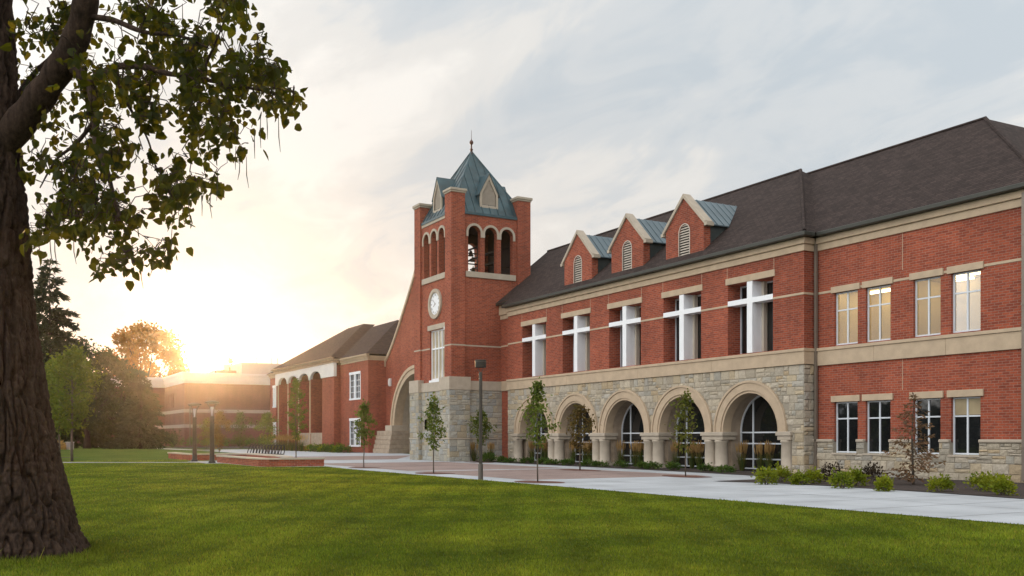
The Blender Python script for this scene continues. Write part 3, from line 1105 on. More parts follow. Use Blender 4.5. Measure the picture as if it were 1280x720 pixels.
mb.mbox(f0, XL - .1, XE + .50, -.50, -.02, 10.865, 11.06)
mb.mbox(FX(XE), Y0, Y1 - .5, -.50, -.02, 10.865, 11.06)
mb.mbox(f1, XE + .51, XR + .48, -.48, -.02, 10.866, 11.055)
mb.mbox(FY(Y0 + .5), -62.3, XL - .11, -.45, -.02, 11.266, 11.45)
mb.mbox(FX(XR), Y1, 58, -.48, -.02, 10.866, 11.055)
mb.build_each('gutter', 'gutter', HALL, bevel=.03)
mb = MB()
SL = .815
E0, ZE = Y0 - .43, 11.062
RZ = ZE + SL * (39.2 - E0)
mb.poly([(XL - .12, E0, ZE), (XE + .43, E0, ZE), (XE + .43 - (39.2 - E0), 39.2, RZ), (XL - .12, 39.2, RZ)])
mb.poly([(-63.9, E0 + .5, ZE + .5 * SL), (XL - .12, E0 + .5, ZE + .5 * SL), (XL - .12, 39.2, RZ), (-63.9, 39.2, RZ)])
mb.poly([(XE + .43, E0, ZE), (XE + .43, 39.2 * 2 - E0, ZE), (XE + .43 - (39.2 - E0), 39.2, RZ)])
mb.poly([(-63.9, 39.2, RZ), (XE + .43 - (39.2 - E0), 39.2, RZ), (XE + .43, 39.2 * 2 - E0, ZE), (-63.9, 39.2 * 2 - E0, ZE)])
E1 = Y1 - .42
RZ1 = ZE + SL * (39.75 - E1)
mb.poly([(-38.0, E1, ZE - .004), (XR + .45, E1, ZE - .004), (-27.3, 39.75, RZ1), (-38.0, 39.75, RZ1)])
mb.poly([(XR + .45, E1, ZE - .004), (XR + .45, 58, ZE), (-27.3, 58, RZ1 + .3), (-27.3, 39.75, RZ1)])
mb.poly([(-38, 39.75, RZ1), (-27.3, 39.75, RZ1), (-27.3, 58, RZ1 + .3), (-36, 58, ZE), (-38, 46, ZE)])
mb.build('roof', 'shingle', HALL)
mb = MB()
hip = Vector((XE + .43 - (39.2 - E0), 39.2, RZ + .02))
mb.tube([(XE + .43, E0, ZE + .02), hip], .09, 6)
mb.tube([hip, (-63.9, 39.2, RZ + .02)], .08, 6)
mb.tube([(XR + .45, E1, ZE + .01), (-27.3, 39.75, RZ1 + .02)], .09, 6)
mb.tube([(-27.3, 39.75, RZ1 + .02), (-38, 39.75, RZ1 + .02)], .08, 6)
mb.build('ridge_cap', 'shingle', HALL)
for u, y in ((XE + .17, Y1 - .11), (XR - .42, Y1 - .13)):
    mb = MB()
    mb.box(u - .065, u + .065, y - .06, y + .05, .1, 10.75)
    for z in (1.3, 3.9, 6.6, 9.2):
        mb.box(u - .085, u + .085, y - .075, y + .055, z, z + .06)
    mb.build('downspout', 'downspout', HALL)
# roof dormers with louvred vents
for c in (-50.98, -45.76, -40.60):
    m = FY(Y0 + .10)
    w, zs, za, zb = 1.56, 13.0, 14.55, 10.95
    vent = arch_pts(c, 12.72, .42, 11.45, 14)
    mb = MB()
    mb.panel(m, [(c - w, zb), (c + w, zb), (c + w, zs), (c, za), (c - w, zs)], [vent], .12)
    mb.mbox(m, c - w, c - w + .02, .001, .45, zb, zs)
    mb.mbox(m, c + w - .02, c + w, .001, .45, zb, zs)
    d = mb.build('dormer', 'brick', HALL)
    mb = MB()
    t = .17
    L = math.hypot(w, za - zs)
    for s in (-1, 1):
        nx, nz = s * (za - zs) / L, w / L
        p = [(c + s * (w + .13), zs - .13 * (za - zs) / w), (c, za), (c, za + t / (w / L)), (c + s * (w + .13) + nx * t, zs - .13 * (za - zs) / w + nz * t)]
        mb.prism(m, p, -.10, .42)
        mb.mbox(m, c + s * (w + .13) - (.0 if s > 0 else .22), c + s * (w + .13) + (.22 if s > 0 else .0), -.098, .418, zs - .25, zs - .06)
    mb.build('coping', 'sandgrey', d, bevel=.015)
    mb = MB()
    mb.arc(m, c, 12.72, .42, .47, -.015, .10, n=18)
    for q in (-.445, .445):
        mb.mbox(m, c + q - .025, c + q + .025, -.015, .1, 11.45, 12.72)
    mb.mbox(m, c - .47, c + .47, -.02, .1, 11.40, 11.452)
    z = 11.50
    while z < 13.08:
        hw = .42 if z < 12.72 else math.sqrt(max(.001, .42 ** 2 - (z - 12.72) ** 2))
        if hw > .12:
            a = [m(c - hw, .02, z), m(c + hw, .02, z), m(c + hw, .11, z + .085), m(c - hw, .11, z + .085)]
            b = [(p[0], p[1], p[2] + .022) for p in a]
            mb.add(a + b, [(0, 1, 2, 3), (7, 6, 5, 4), (0, 4, 5, 1), (1, 5, 6, 2), (2, 6, 7, 3), (3, 7, 4, 0)])
        z += .14
    mb.build('louver', 'louver', d)
    mb = MB()
    mb.poly([m(u, .13, z) for u, z in vent])
    mb.build('vent_back', 'black', d)
    # cheeks and metal roof running back into the slope
    yb = E0 + (zs - ZE) / SL + .1
    ya = E0 + (za - .05 - ZE) / SL + .1
    for s in (-1, 1):
        mb = MB()
        x = c + s * (w - .06)
        mb.add([(x, Y0 + .5, 11.2), (x, Y0 + .5, zs), (x, yb, zs), (x - s * .04, Y0 + .5, 11.2), (x - s * .04, Y0 + .5, zs), (x - s * .04, yb, zs)], [(0, 1, 2), (3, 4, 5), (0, 1, 4, 3), (1, 2, 5, 4), (0, 2, 5, 3)])
        for q in range(1, 9):
            z = 11.2 + q * .22
            y1 = E0 + (z - ZE) / SL
            if y1 > Y0 + .56:
                mb.box(x - .005, x + s * .014, Y0 + .5, y1, z, z + .02)
        mb.build('cheek', 'siding', d)
    mb = MB()
    zo = zs - .10 * (za - zs) / w
    for s in (-1, 1):
        xe = c + s * (w + .10)
        A = [(c, Y0 + .45, za), (c, ya, za), (xe, yb - .3, zo), (xe, Y0 + .45, zo)]
        mb.add(A + [(p[0], p[1], p[2] - .06) for p in A], [(0, 1, 2, 3), (4, 5, 6, 7), (0, 3, 7, 4), (2, 3, 7, 6), (1, 2, 6, 5)])
        n = 8
        for q in range(n + 1):
            y = Y0 + .5 + q * .46
            f = 0.0 if y <= yb - .3 else min(1, (y - (yb - .3)) / (ya - (yb - .3)))
            if f > .93:
                continue
            lo_ = (xe + (c - xe) * f, y, zo + (za - zo) * f + .02)
            mb.tube([(c, y, za + .02), lo_], .018, 4)
    mb.build('dormer_roof', 'steelblue', d)


# ------------------------------------------------------------------ clock tower
TW = thing('clock_tower', 'square red brick clock tower with a teal pyramid roof, belfry arches and rough stone base', 'tower', (-64.85, 33.05, 0))
TX0, TX1, TY0, TY1 = -68.1, -61.6, 29.8, 36.3
TC = (-64.85, 33.05)
FACES = {  # mapping, centre along the face, panel plane inset
    'front': (FY(TY0 + .16), TC[0], FY), 'right': (FX(TX1 - .16), TC[1], FX), 'back': (BY(TY1 - .16), TC[0], BY), 'left': (BX(TX0 + .16), TC[1], BX)}
SILL, SPR, AR = 13.62, 16.42, .50
mb = MB()
for k, (m, c, _) in FACES.items():
    hs = [arch_pts(c + q * 1.34, SPR, AR, SILL, 16) for q in (-1, 0, 1)]
    if k == 'front':
        hs.append(rect(-65.57, -63.08, 5.95, 9.62))
    mb.panel(m, rect(c - 2.2, c + 2.2, 5.5, 17.86), hs, .42)
    # inside skin added to the belfry, its dark colour standing in for shade
mb.build('brick_wall', 'brick', TW)
for k, (m, c, _) in FACES.items():
    mb = MB()
    hs2 = [arch_pts(c + q * 1.34, SPR, AR, SILL, 16) for q in (-1, 0, 1)]
    mb.panel(m, rect(c - 2.7, c + 2.7, 13.0, 17.86), hs2, .05, d0=.42)
    if k == 'back':
        mb.mbox(m, c - 2.4, c + 2.4, .48, .52, 13.3, 17.5)  # added panel closing the far openings so the inside reads dark
    if k == 'left':
        mb.mbox(m, c - 2.4, c - .55, .48, .52, 13.3, 17.5)
    for z in (14.6, 16.0):
        if k in ('back',):
            mb.mbox(m, c - 2.4, c + 2.4, .53, .6, z, z + .06)
    mb.build('belfry_shade_lining', 'belfry_shade', TW)
for (sx, sy) in ((0, 0), (1, 0), (0, 1), (1, 1)):
    x0 = TX0 if not sx else TX1 - 1.08
    y0 = TY0 if not sy else TY1 - 1.08
    mb = MB()
    mb.box(x0, x0 + 1.08, y0, y0 + 1.08, 5.9, 19.12)
    p = mb.build('pilaster', 'brick', TW)
    mb = MB()
    mb.box(x0 - .06, x0 + 1.14, y0 - .06, y0 + 1.14, 19.123, 19.24)
    mb.box(x0 - .12, x0 + 1.20, y0 - .12, y0 + 1.20, 19.243, 19.42)
    mb.build('cap', 'sandgrey', p, bevel=.02)
for k, (m, c, _) in FACES.items():
    for q in (-1, 0, 1):
        mb = MB()
        mb.arc(m, c + q * 1.34, SPR, AR + .003, AR + .168, -.07, .1, n=22)
        for s in (-1, 1):
            e = c + q * 1.34 + s * (AR + .085)
            mb.mbox(m, e - .082, e + .082, -.068, .1, SPR - .30, SPR - .001)
        mb.build('belfry_arch', 'sandgrey', TW)
    mb = MB()
    mb.mbox(m, c - 2.05, c + 2.05, -.09, .44, SILL - .42, SILL - .003)
    mb.build('belfry_sill', 'sandgrey', TW, bevel=.02)
    if k in ('front', 'left', 'back'):
        mb = MB()
        mb.mbox(m, c - 2.16, c + 2.16, -.05, .3, 17.5, 17.85)
        mb.build('parapet_coping', 'sandgrey', TW, bevel=.02)
mb = MB()
mb.box(TX0 + .6, TX1 - .6, TY0 + .6, TY1 - .6, 13.0, 13.15)
mb.build('belfry_floor', 'belfry_shade', TW)
mb = MB()
mb.box(TX0 + .6, TX1 - .6, TY0 + .6, TY1 - .6, 17.6, 17.75)
mb.build('belfry_ceiling', 'belfry_shade', TW)
mb = MB()
for z in (15.55, 14.75):
    mb.box(-67.3, -62.4, 34.15, 34.27, z, z + .10)
    mb.box(-67.3, -62.4, 32.3, 32.42, z, z + .10)
    mb.box(-65.6, -65.5, 30.4, 35.7, z + .12, z + .2)
for x in (-65.55, -63.0):
    mb.box(x - .05, x + .05, 34.16, 34.26, 13.15, 17.6)
mb.build('bell_frame', 'bronze', TW)
for (x, y, z, s) in ((-65.75, 33.62, 15.5, .8), (-65.65, 34.12, 15.5, 1.0), (-65.75, 33.66, 14.7, 1.1), (-65.65, 34.2, 14.7, .85), (-63.6, 32.36, 15.5, .9), (-64.5, 32.36, 14.7, 1.0)):
    mb = MB()
    mb.lathe([(.02, .12), (.03, 0), (.10, -.03), (.13, -.12), (.15, -.25), (.20, -.36), (.25, -.42), (.24, -.44), (.05, -.44)], (0, 0, 0), 16)
    mb.v = [(x + a * s, y + b * s, z + c_ * s) for a, b, c_ in mb.v]
    mb.build('bell', 'bellmetal', TW, smooth=True)
# tall window on the front
m = FY(TY0 + .34)
a, b = -65.57, -63.08
mb = MB()
for i in range(5):
    u = a + .05 + (b - a - .1) * i / 4
    mb.mbox(m, u - .038, u + .038, -.06, .05, 5.95, 9.62)
for z in (6.0, 8.25, 9.58):
    mb.mbox(m, a, b, -.055, .045, z - .055, z + .055)
w = mb.build('tall_window', 'white', TW)
mb = MB()
mb.poly([m(u, 0, z) for u, z in rect(a, b, 5.95, 9.62)])
mb.build('pane', 'glass_sky_paint', w)
mb = MB()
mb.mbox(FY(TY0 + .16), a - .25, b + .25, -.10, .1, 9.63, 10.0)
mb.build('lintel', 'sandgrey', w, bevel=.015)
mb = MB()
mb.mbox(FY(TY0 + .16), a - .05, b + .05, -.06, .2, 5.78, 5.94)
mb.build('sill', 'white', w)
# small security lamp beside the window
mb = MB()
mb.mbox(FY(TY0 + .16), -62.92, -62.72, -.16, .0, 9.45, 9.68)
mb.mbox(FY(TY0 + .16), -62.86, -62.78, -.10, .0, 9.68, 9.78)
mb.build('wall_lamp', 'offwhite', TW, bevel=.03)
# clock
m = FY(TY0 + .16)
cu, cz = -64.55, 11.52
mb = MB()
mb.arc(m, cu, cz, .86, 1.10, -.14, .05, 0, 2 * PI, 48)
mb.arc(m, cu, cz, .80, .862, -.10, .05, 0, 2 * PI, 48)
ck = mb.build('clock', 'sandgrey', TW, smooth=False)
mb = MB()
mb.poly([m(cu + .82 * math.cos(2 * PI * i / 48), -.05, cz + .82 * math.sin(2 * PI * i / 48)) for i in range(48)])
mb.build('clock_face', 'white', ck)
mb = MB()


def stroke(mb, ang, pts, wd=.022):
    ca, sa = math.cos(ang), math.sin(ang)
    q = []
    for (t, r) in pts:
        # t across, r outwards; upright as seen from outside
        q.append((cu + r * sa + t * ca, cz + r * ca - t * sa))
    (u0, z0), (u1, z1) = q
    L = math.hypot(u1 - u0, z1 - z0)
    nx, nz = -(z1 - z0) / L * wd / 2, (u1 - u0) / L * wd / 2
    mb.add([m(u0 + nx, -.056, z0 + nz), m(u1 + nx, -.056, z1 + nz), m(u1 - nx, -.056, z1 - nz), m(u0 - nx, -.056, z0 - nz)], [(0, 1, 2, 3)])


ROM = ['XII', 'I', 'II', 'III', 'IIII', 'V', 'VI', 'VII', 'VIII', 'IX', 'X', 'XI']
for h, s in enumerate(ROM):
    ang = 2 * PI * h / 12
    wid = {'I': .045, 'V': .085, 'X': .085}
    tw = sum(wid[ch] for ch in s)
    t = -tw / 2
    for ch in s:
        wv = wid[ch]
        if ch == 'I':
            stroke(mb, ang, [(t + wv / 2, .58), (t + wv / 2, .74)])
        elif ch == 'V':
            stroke(mb, ang, [(t + .01, .74), (t + wv / 2, .58)])
            stroke(mb, ang, [(t + wv - .01, .74), (t + wv / 2, .58)])
        else:
            stroke(mb, ang, [(t + .01, .74), (t + wv - .01, .58)])
            stroke(mb, ang, [(t + wv - .01, .74), (t + .01, .58)])
        t += wv
mb.build('numerals', 'bronze', ck, fix=False)
for ang, L, wd in ((R(236), .36, .05), (R(312), .52, .035)):
    mb = MB()
    stroke(mb, ang, [(0, -.1), (0, L)], wd)
    mb.v = [(x, y - .012, z) for x, y, z in mb.v]
    mb.build('clock_hand', 'finial', ck, fix=False)
# thin pale course round the tower
mb = MB()
mb.mbox(FY(TY0 + .16), -67.05, -65.57, -.02, .02, 8.24, 8.34)
mb.mbox(FY(TY0 + .16), -63.08, -62.68, -.02, .02, 8.24, 8.34)
mb.mbox(FX(TX1 - .16), 30.88, 33.9, -.02, .02, 8.24, 8.34)
for x0, y0 in ((TX0, TY0), (TX1 - 1.08, TY0)):
    mb.box(x0 - .02, x0 + 1.10, y0 - .02, y0 + 1.10, 8.24, 8.34)
mb.build_each('string_course', 'sandgrey', TW)
# stone base
PB = 1.62
bx0, bx1, by0, by1 = TX0 - .28, TX1 + .22, TY0 - .25, TY1
cols = [(bx0, bx0 + PB, by0, by0 + PB), (bx1 - PB, bx1, by0, by0 + PB)]
mb = MB()
for (x0, x1, y0, y1) in cols:
    mb.box(x0, x1, y0, y1, 0, 5.1)
mb.box(TX0 + .05, TX1 - .05, TY0 + .05, TY1, 0, 5.5)
mb.build('stone_backing', 'mortar', TW)
cool = (.93, 1.0, 1.08)
sd = 60
for (z0, z1) in ((0, 1.58), (1.68, 5.08)):
    for (x0, x1, y0, y1) in cols:
        sd += 1
        mb = MB()
        ashlar(mb, FY(y0), x0, x1, z0, z1, None, sd, tint=cool)
        ashlar(mb, FX(x1), y0, y1, z0, z1, None, sd + 20, tint=cool)
        if x0 == bx0:
            ashlar(mb, BX(bx0), by0, by0 + PB, z0, z1, None, sd + 60, tint=cool)
        mb.build('stone_wall', 'stone', TW)
    hole = (lambda a, b, c, d: b > -66.35 and a < -65.75 and d > 2.25 and c < 3.1)
    mb = MB()
    ashlar(mb, FY(TY0 + .05), bx0 + PB, bx1 - PB, z0, z1, hole, sd + 40, tint=cool)
    mb.build('stone_wall', 'stone', TW)
    mb = MB()
    ashlar(mb, FX(TX1 - .05), by0 + PB, 34.0, z0, z1, None, sd + 50, tint=cool)
    mb.build('stone_wall', 'stone', TW)
mb = MB()
for (x0, x1, y0, y1) in cols:
    mb.box(x0 - .06, x1 + .06, y0 - .06, y1 + .02, 1.585, 1.675)
    mb.box(x0 - .05, x1 + .05, y0 - .05, y1 + .05, 5.09, 6.02)
mb.box(bx0 + PB, bx1 - PB, TY0 - .01, TY0 + .3, 1.585, 1.675)
mb.box(bx0 + PB, bx1 - PB, TY0 - .03, TY0 + .3, 5.09, 5.76)
mb.box(TX1 - .3, TX1 + .01, by0 + PB, 33.88, 1.585, 1.675)
mb.box(TX1 - .3, TX1 + .03, by0 + PB, 33.88, 5.09, 5.76)
mb.build_each('belt_course', 'sandgrey', TW, bevel=.015)
mb = MB()
mb.mbox(FY(TY0 + .05), -66.3, -65.8, .0, .03, 2.3, 3.05)
wn = mb.build('small_window', 'glass', TW)
# roof
rx0, rx1, ry0, ry1 = TX0 + .10, TX1 - .10, TY0 + .10, TY1 - .10
ZB, ZA = 17.86, 23.25
ap = (TC[0], TC[1], ZA)
mb = MB()
cr_ = [(rx0, ry0, ZB), (rx1, ry0, ZB), (rx1, ry1, ZB), (rx0, ry1, ZB)]
for i in range(4):
    mb.poly([cr_[i], cr_[(i + 1) % 4], ap])
mb.box(rx0 - .03, rx1 + .03, ry0 - .03, ry1 + .03, ZB - .16, ZB + .02)
rf = mb.build('pyramid_roof', 'teal', TW)
mb = MB()
for i in range(4):
    p, q = Vector(cr_[i]), Vector(cr_[(i + 1) % 4])
    A = Vector(ap)
    mb.tube([p + Vector((0, 0, .02)), A + Vector((0, 0, .02))], .05, 5)
    for k in range(1, 10):
        t = k / 10
        base = p.lerp(q, t)
        # seams run straight up the slope until they meet a hip
        up = 1 - abs(t - .5) * 2
        midp = p.lerp(q, .5)
        top = base + (A - midp) * up
        nrm = (q - p).cross(A - p).normalized()
        if nrm.z < 0:
            nrm = -nrm
        if up > .12:
            mb.tube([base + nrm * .02, top + nrm * .02], .022, 4)
mb.build('roof_seam', 'teal', rf)
mb = MB()
mb.lathe([(.22, -.55), (.16, -.30), (.10, -.05), (.09, .1), (.13, .14), (.06, .22), (.05, .5), (.13, .58), (.15, .68), (.12, .78), (.04, .86), (.02, .95), (.012, 1.6)], (TC[0], TC[1], ZA), 14)
mb.build('finial', 'finial', TW, smooth=True)
for k, (_, c, mk) in FACES.items():
    m = {'front': FY(ry0 + .36), 'right': FX(rx1 - .36), 'back': BY(ry1 - .36), 'left': BX(rx0 + .36)}[k]
    hw, z0, zs, za = .74, 18.38, 19.45, 20.85
    mb = MB()
    outer_ = [(c - hw, z0), (c + hw, z0), (c + hw, zs), (c, za), (c - hw, zs)]
    inner_ = [(c - hw + .17, z0 + .16), (c + hw - .17, z0 + .16), (c + hw - .17, zs - .05), (c, za - .36), (c - hw + .17, zs - .05)]
    mb.panel(m, outer_, [inner_], .12)
    mb.panel(m, outer_, [inner_], .12, d0=-.05, rim=True)
    dm = mb.build('roof_dormer', 'sandgrey', TW)
    mb = MB()
    z = z0 + .18
    while z < za - .45:
        w_ = hw - .18 if z < zs - .05 else (hw - .18) * max(0, (za - .36 - z)) / (za - .36 - zs + .05)
        mb.mbox(m, c - w_, c + w_, .03, .09, z, z + .035)
        z += .085
    mb.poly([m(u, .10, zz) for u, zz in inner_])
    mb.build('louver', 'louver', dm)
    mb = MB()
    for s in (-1, 1):
        mb.prism(m, [(c, za + .02), (c + s * (hw + .12), zs - .2), (c + s * (hw + .12), zs - .12), (c, za + .10)], -.10, 2.4)
        mb.mbox(m, c + s * hw - .03, c + s * hw + .03, .05, 1.2, z0, zs - .08)
    mb.build('dormer_roof', 'teal', dm)

# ------------------------------------------------------------------ entrance gable with the great arch
GY = 40.55
GX = -92.2
GB = thing('entrance_gable', 'brick entrance gable with curving stone edge and one great arch, behind the clock tower', 'building', (GX, GY, 0))
g = FY(GY)
crv = [(8.4, 10.0), (7.3, 10.75), (6.0, 11.95), (4.6, 13.4), (3.2, 15.0), (1.8, 16.6), (0.7, 17.95), (0, 18.7)]
prof = [(GX - a, z) for a, z in crv] + [(GX + a, z) for a, z in reversed(crv[:-1])]
RI, RS, GS = 5.75, 6.62, 2.62
mb = MB()
outer = [(GX - 8.4, 0), (GX - RI, 0)] + [(GX + RI * math.cos(PI - PI * i / 36), GS + RI * math.sin(PI * i / 36)) for i in range(37)] + [(GX + RI, 0), (GX + 8.4, 0)] + list(reversed(prof))
mb.panel(g, outer, [], .8, rim=True)
mb.build('brick_wall', 'brick', GB)
mb = MB()
th = .42
L1 = [(u, z) for u, z in prof]
for i in range(len(prof) - 1):
    (u0, z0), (u1, z1) = prof[i], prof[i + 1]
    mb.prism(g, [(u0, z0), (u1, z1), (u1, z1 + th + (.25 if abs(u1 - GX) < .01 else 0)), (u0, z0 + th + (.25 if abs(u0 - GX) < .01 else 0))], -.15, .6)
mb.mbox(g, GX - 8.75, GX - 8.3, -.16, .6, 9.6, 10.42)
mb.mbox(g, GX + 8.3, GX + 8.75, -.16, .6, 9.6, 10.42)
mb.build('gable_coping', 'cast', GB)
mb = MB()
mb.arc(g, GX, GS, RI - .02, RI + .5, -.12, .9, n=48)
mb.arc(g, GX, GS, RI + .505, RS, -.22, .3, n=48)
mb.build('great_arch', 'cast', GB, bevel=.02)
mb = MB()
mb.vault(g, GX, GS, RI, .9, 7.0, n=36)
for s in (-1, 1):
    mb.mbox(g, GX + s * RI, GX + s * (RI + .3), .8, 7.0, 0, GS)
mb.mbox(g, GX - 6, GX + 6, 7.0, 7.2, 0, 9)
mb.build('porch_vault', 'sandgrey', GB)
mb = MB()
for i in range(-2, 3):
    mb.mbox(g, GX + i * 1.5 - .05, GX + i * 1.5 + .05, 6.88, 6.98, 0, 5)
mb.mbox(g, GX - 3.1, GX + 3.1, 6.87, 6.97, 2.5, 2.62)
dr = mb.build('door_frame', 'bronze', GB)
mb = MB()
mb.mbox(g, GX - 3.0, GX + 3.0, 6.93, 6.99, 0, 5)
mb.build('door_pane', 'glass', dr)
for s in (-1, 1):
    mb = MB()
    for k in range(5):
        z0, z1 = k * .49, k * .49 + .478
        o_ = (4 - k) * .11
        a, b = GX + s * (RI - 1.75 - o_ * .6), GX + s * (8.3 + o_ * .2)
        mb.box(a, b, GY - 1.1 - o_, GY + 2.2, z0, z1)
    mb.build('stepped_pier', 'caststep', GB, bevel=.035)
    mb = MB()
    mb.box(GX + s * (RI - .9), GX + s * (RI + .95), GY - .75, GY + 1.2, 2.44, 3.02)
    mb.build('springer_block', 'sandgrey', GB, bevel=.03)
mb = MB()
mb.arc(g, GX + 1.0, 13.6, .45, .72, -.06, .05, 0, 2 * PI, 28)
mb.build('gable_medallion', 'sandgrey', GB)
mb = MB()
mb.mbox(g, -99.25, -98.85, -.22, 0, 7.35, 8.2)
mb.mbox(g, -99.2, -98.9, -.3, -.22, 7.45, 8.1)
mb.build('wall_lamp', 'offwhite', GB, bevel=.04)
mb = MB()
n = len(prof)
vs = [(u, GY + .5, z - .05) for u, z in prof] + [(u, GY + 18, z - .05) for u, z in prof]
mb.add(vs, [(i, i + 1, i + 1 + n, i + n) for i in range(n - 1)])
mb.build('roof', 'shingle', GB)
mb = MB()
mb.panel(FY(38.2), rect(GX + 8.4, -67.5, 0, 10.6), [], .2)
mb.mbox(FY(38.2), GX + 8.4, -67.5, -.15, .1, 10.3, 10.9)
mb.build('link_wall', 'brick', GB)
mb = MB()
mb.poly([(GX + 6, 37.8, 10.95), (-63.9, 37.8, 10.95), (-63.9, 43, 15), (GX + 6, 43, 15)])
mb.poly([(GX + 6, 48.2, 10.95), (-63.9, 48.2, 10.95), (-63.9, 43, 15), (GX + 6, 43, 15)])
mb.build('link_roof', 'shingle', GB)

# ------------------------------------------------------------------ the colonnade wing beyond the gable
CW = thing('colonnade_wing', 'distant brick wing with tall arched bays, white scalloped fascia and hipped grey roof', 'building', (-119, 38.5, 0))
LY = 38.5
l = FY(LY)
mb = MB()
hs = [rect(-106.35, -103.05, .86, 3.62), rect(-106.35, -103.05, 6.2, 8.9)]
mb.panel(l, rect(-109.7, -100.62, 0, 10.3), hs, .2)
mb.panel(FX(-100.62), rect(LY, GY + .1, 0, 10.3), [], .1)
hs = [rect(-138.6, -136.9, .95, 3.6), rect(-138.6, -136.9, 6.2, 8.9)]
mb.panel(l, rect(-140.2, -134.2, 0, 10.3), hs, .2)
mb.panel(BX(-140.2), rect(LY, LY + 14, 0, 10.3), [], .1)
mb.panel(FX(-134.2), rect(37.7, LY + 2.2, 0, 10.3), [], .1)
mb.panel(FY(LY + 2.1), rect(-134.2, -109.7, 0, 10.3), [rect(-132.8, -130.2, 1.8, 9.0)], .2)
mb.panel(FY(37.7), rect(-114.1, -109.7, 0, 9.05), [], .1)
mb.panel(FX(-109.7), rect(37.7, LY, 0, 10.3), [], .1)
mb.build('brick_wall', 'brick', CW)
PX = [-133.2, -128.5, -123.7, -118.9, -114.1]
for x in PX[:-1]:
    mb = MB()
    mb.box(x - .3, x + .3, 37.74, LY + 2.1, 0, 9.05)
    p = mb.build('brick_pier', 'brick', CW)
    mb = MB()
    mb.box(x - .12, x + .12, 37.66, 37.745, 0, 9.05)
    mb.build('pier_strip', 'cast', p)
mb = MB()
hs = []
for a, b in zip(PX[:-1], PX[1:]):
    c = (a + b) / 2
    hw = (b - a) / 2 - .22
    hs.append((c, hw))
out_ = [(-134.4, 8.95)]
for c, hw in hs:
    for i in range(15):
        t = -1 + 2 * i / 14
        out_.append((c + hw * t, 8.95 + 1.0 * math.sqrt(max(0, 1 - t * t)) * .98))
out_ += [(-113.9, 8.95), (-109.5, 8.95), (-109.5, 10.55), (-134.4, 10.55)]
mb.prism(FY(37.6), out_, 0, .35)
mb.build('scalloped_fascia', 'offwhite', CW)
mb = MB()
mb.box(-114, -123.5, 37.75, 37.85, 0.6, 2.15)
mb.box(-114, -123.5, 37.72, 37.9, 2.15, 2.3)
mb.build('low_screen_wall', 'caststep', CW)


def far_window(cx, w, z0, z1, y, n=2):
    m = FY(y)
    mb = MB()
    mb.mbox(m, cx - w / 2 - .12, cx + w / 2 + .12, -.10, .05, z1 + .001, z1 + .3)
    mb.mbox(m, cx - w / 2 - .12, cx + w / 2 + .12, -.10, .05, z0 - .2, z0 - .001)
    for s in (-1, 1):
        mb.mbox(m, cx + s * w / 2 - .1, cx + s * w / 2 + .1, -.04, .08, z0, z1)
    mb.mbox(m, cx - .22, cx + .22, -.05, .08, z0, z1)
    for k in range(1, 4):
        z = z0 + (z1 - z0) * k / 4
        mb.mbox(m, cx - w / 2 + .1, cx + w / 2 - .1, .03, .09, z - .03, z + .03)
    for s in (-1, 1):
        u = cx + s * w / 4
        mb.mbox(m, u - .03, u + .03, .03, .085, z0, z1)
    o = mb.build('window', 'white', CW)
    mb = MB()
    mb.poly([m(u, .11, z) for u, z in rect(cx - w / 2, cx + w / 2, z0, z1)])
    mb.build('pane', 'glass', o)


for z0, z1 in ((.86, 3.62), (6.2, 8.9)):
    far_window(-104.7, 3.3, z0, z1, LY)
    far_window(-137.75, 1.7, z0, z1, LY)
far_window(-131.5, 2.6, 1.8, 9.0, LY + 2.1)
mb = MB()
mb.box(-130.1, -128.9, LY + 1.95, LY + 2.09, 1.2, 9.0)
mb.build('pale_wall_strip', 'cream', CW)
mb = MB()
for z0, z1, o_ in ((10.27, 10.52, .08), (10.523, 10.78, .2)):
    mb.mbox(l, -109.4, -100.6 + o_, -o_, .05, z0, z1)
    mb.mbox(FX(-100.6), LY + .1, GY, -o_, .05, z0, z1)
    mb.mbox(l, -140.2 - o_, -134.5, -o_, .05, z0, z1)
    mb.box(-134.4 - o_, -109.5 + o_, 37.6 - o_, 38.2, z0 + .3, z1 + .25)
mb.build_each('cornice', 'cast', CW, bevel=.02)
mb = MB()
mb.mbox(l, -109.2, -100.2, -.42, -.02, 10.785, 10.95)
mb.box(-134.9, -109.0, 37.08, 37.5, 11.04, 11.16)
mb.mbox(l, -140.6, -135.0, -.42, -.02, 10.785, 10.95)
mb.build_each('gutter', 'cast', CW)
mb = MB()
ze = 10.95
mb.poly([(-112, 38.1, ze), (-100.15, 38.1, ze), (-106.3, 44.4, 15.65), (-112, 44.4, 15.65)])
mb.poly([(-100.15, 38.1, ze), (-100.15, 50.7, ze), (-106.3, 44.4, 15.65)])
mb.poly([(-100.15, 50.7, ze), (-140.6, 50.7, ze), (-121.5, 44.4, 15.65), (-106.3, 44.4, 15.65)])
mb.poly([(-140.6, 38.1, ze), (-134, 38.1, ze), (-112, 38.1, ze), (-112, 44.4, 15.65), (-121.5, 44.4, 15.65)])
mb.poly([(-140.6, 38.1, ze), (-121.5, 44.4, 15.65), (-140.6, 50.7, ze)])
zb = 11.16
mb.poly([(-135, 37.05, zb), (-108.9, 37.05, zb), (-115.3, 43.5, 16.05), (-121.0, 43.5, 16.05)])
mb.poly([(-108.9, 37.05, zb), (-108.9, 38.5, zb), (-115.3, 45.05, 16.05), (-115.3, 43.5, 16.05)])
mb.poly([(-135, 37.05, zb), (-121, 43.5, 16.05), (-135, 42, 12)])
mb.poly([(-115.3, 43.5, 16.05), (-121.0, 43.5, 16.05), (-121, 44.6, 15.5), (-115.3, 44.6, 15.5)])
mb.build('roof', 'shingle', CW)

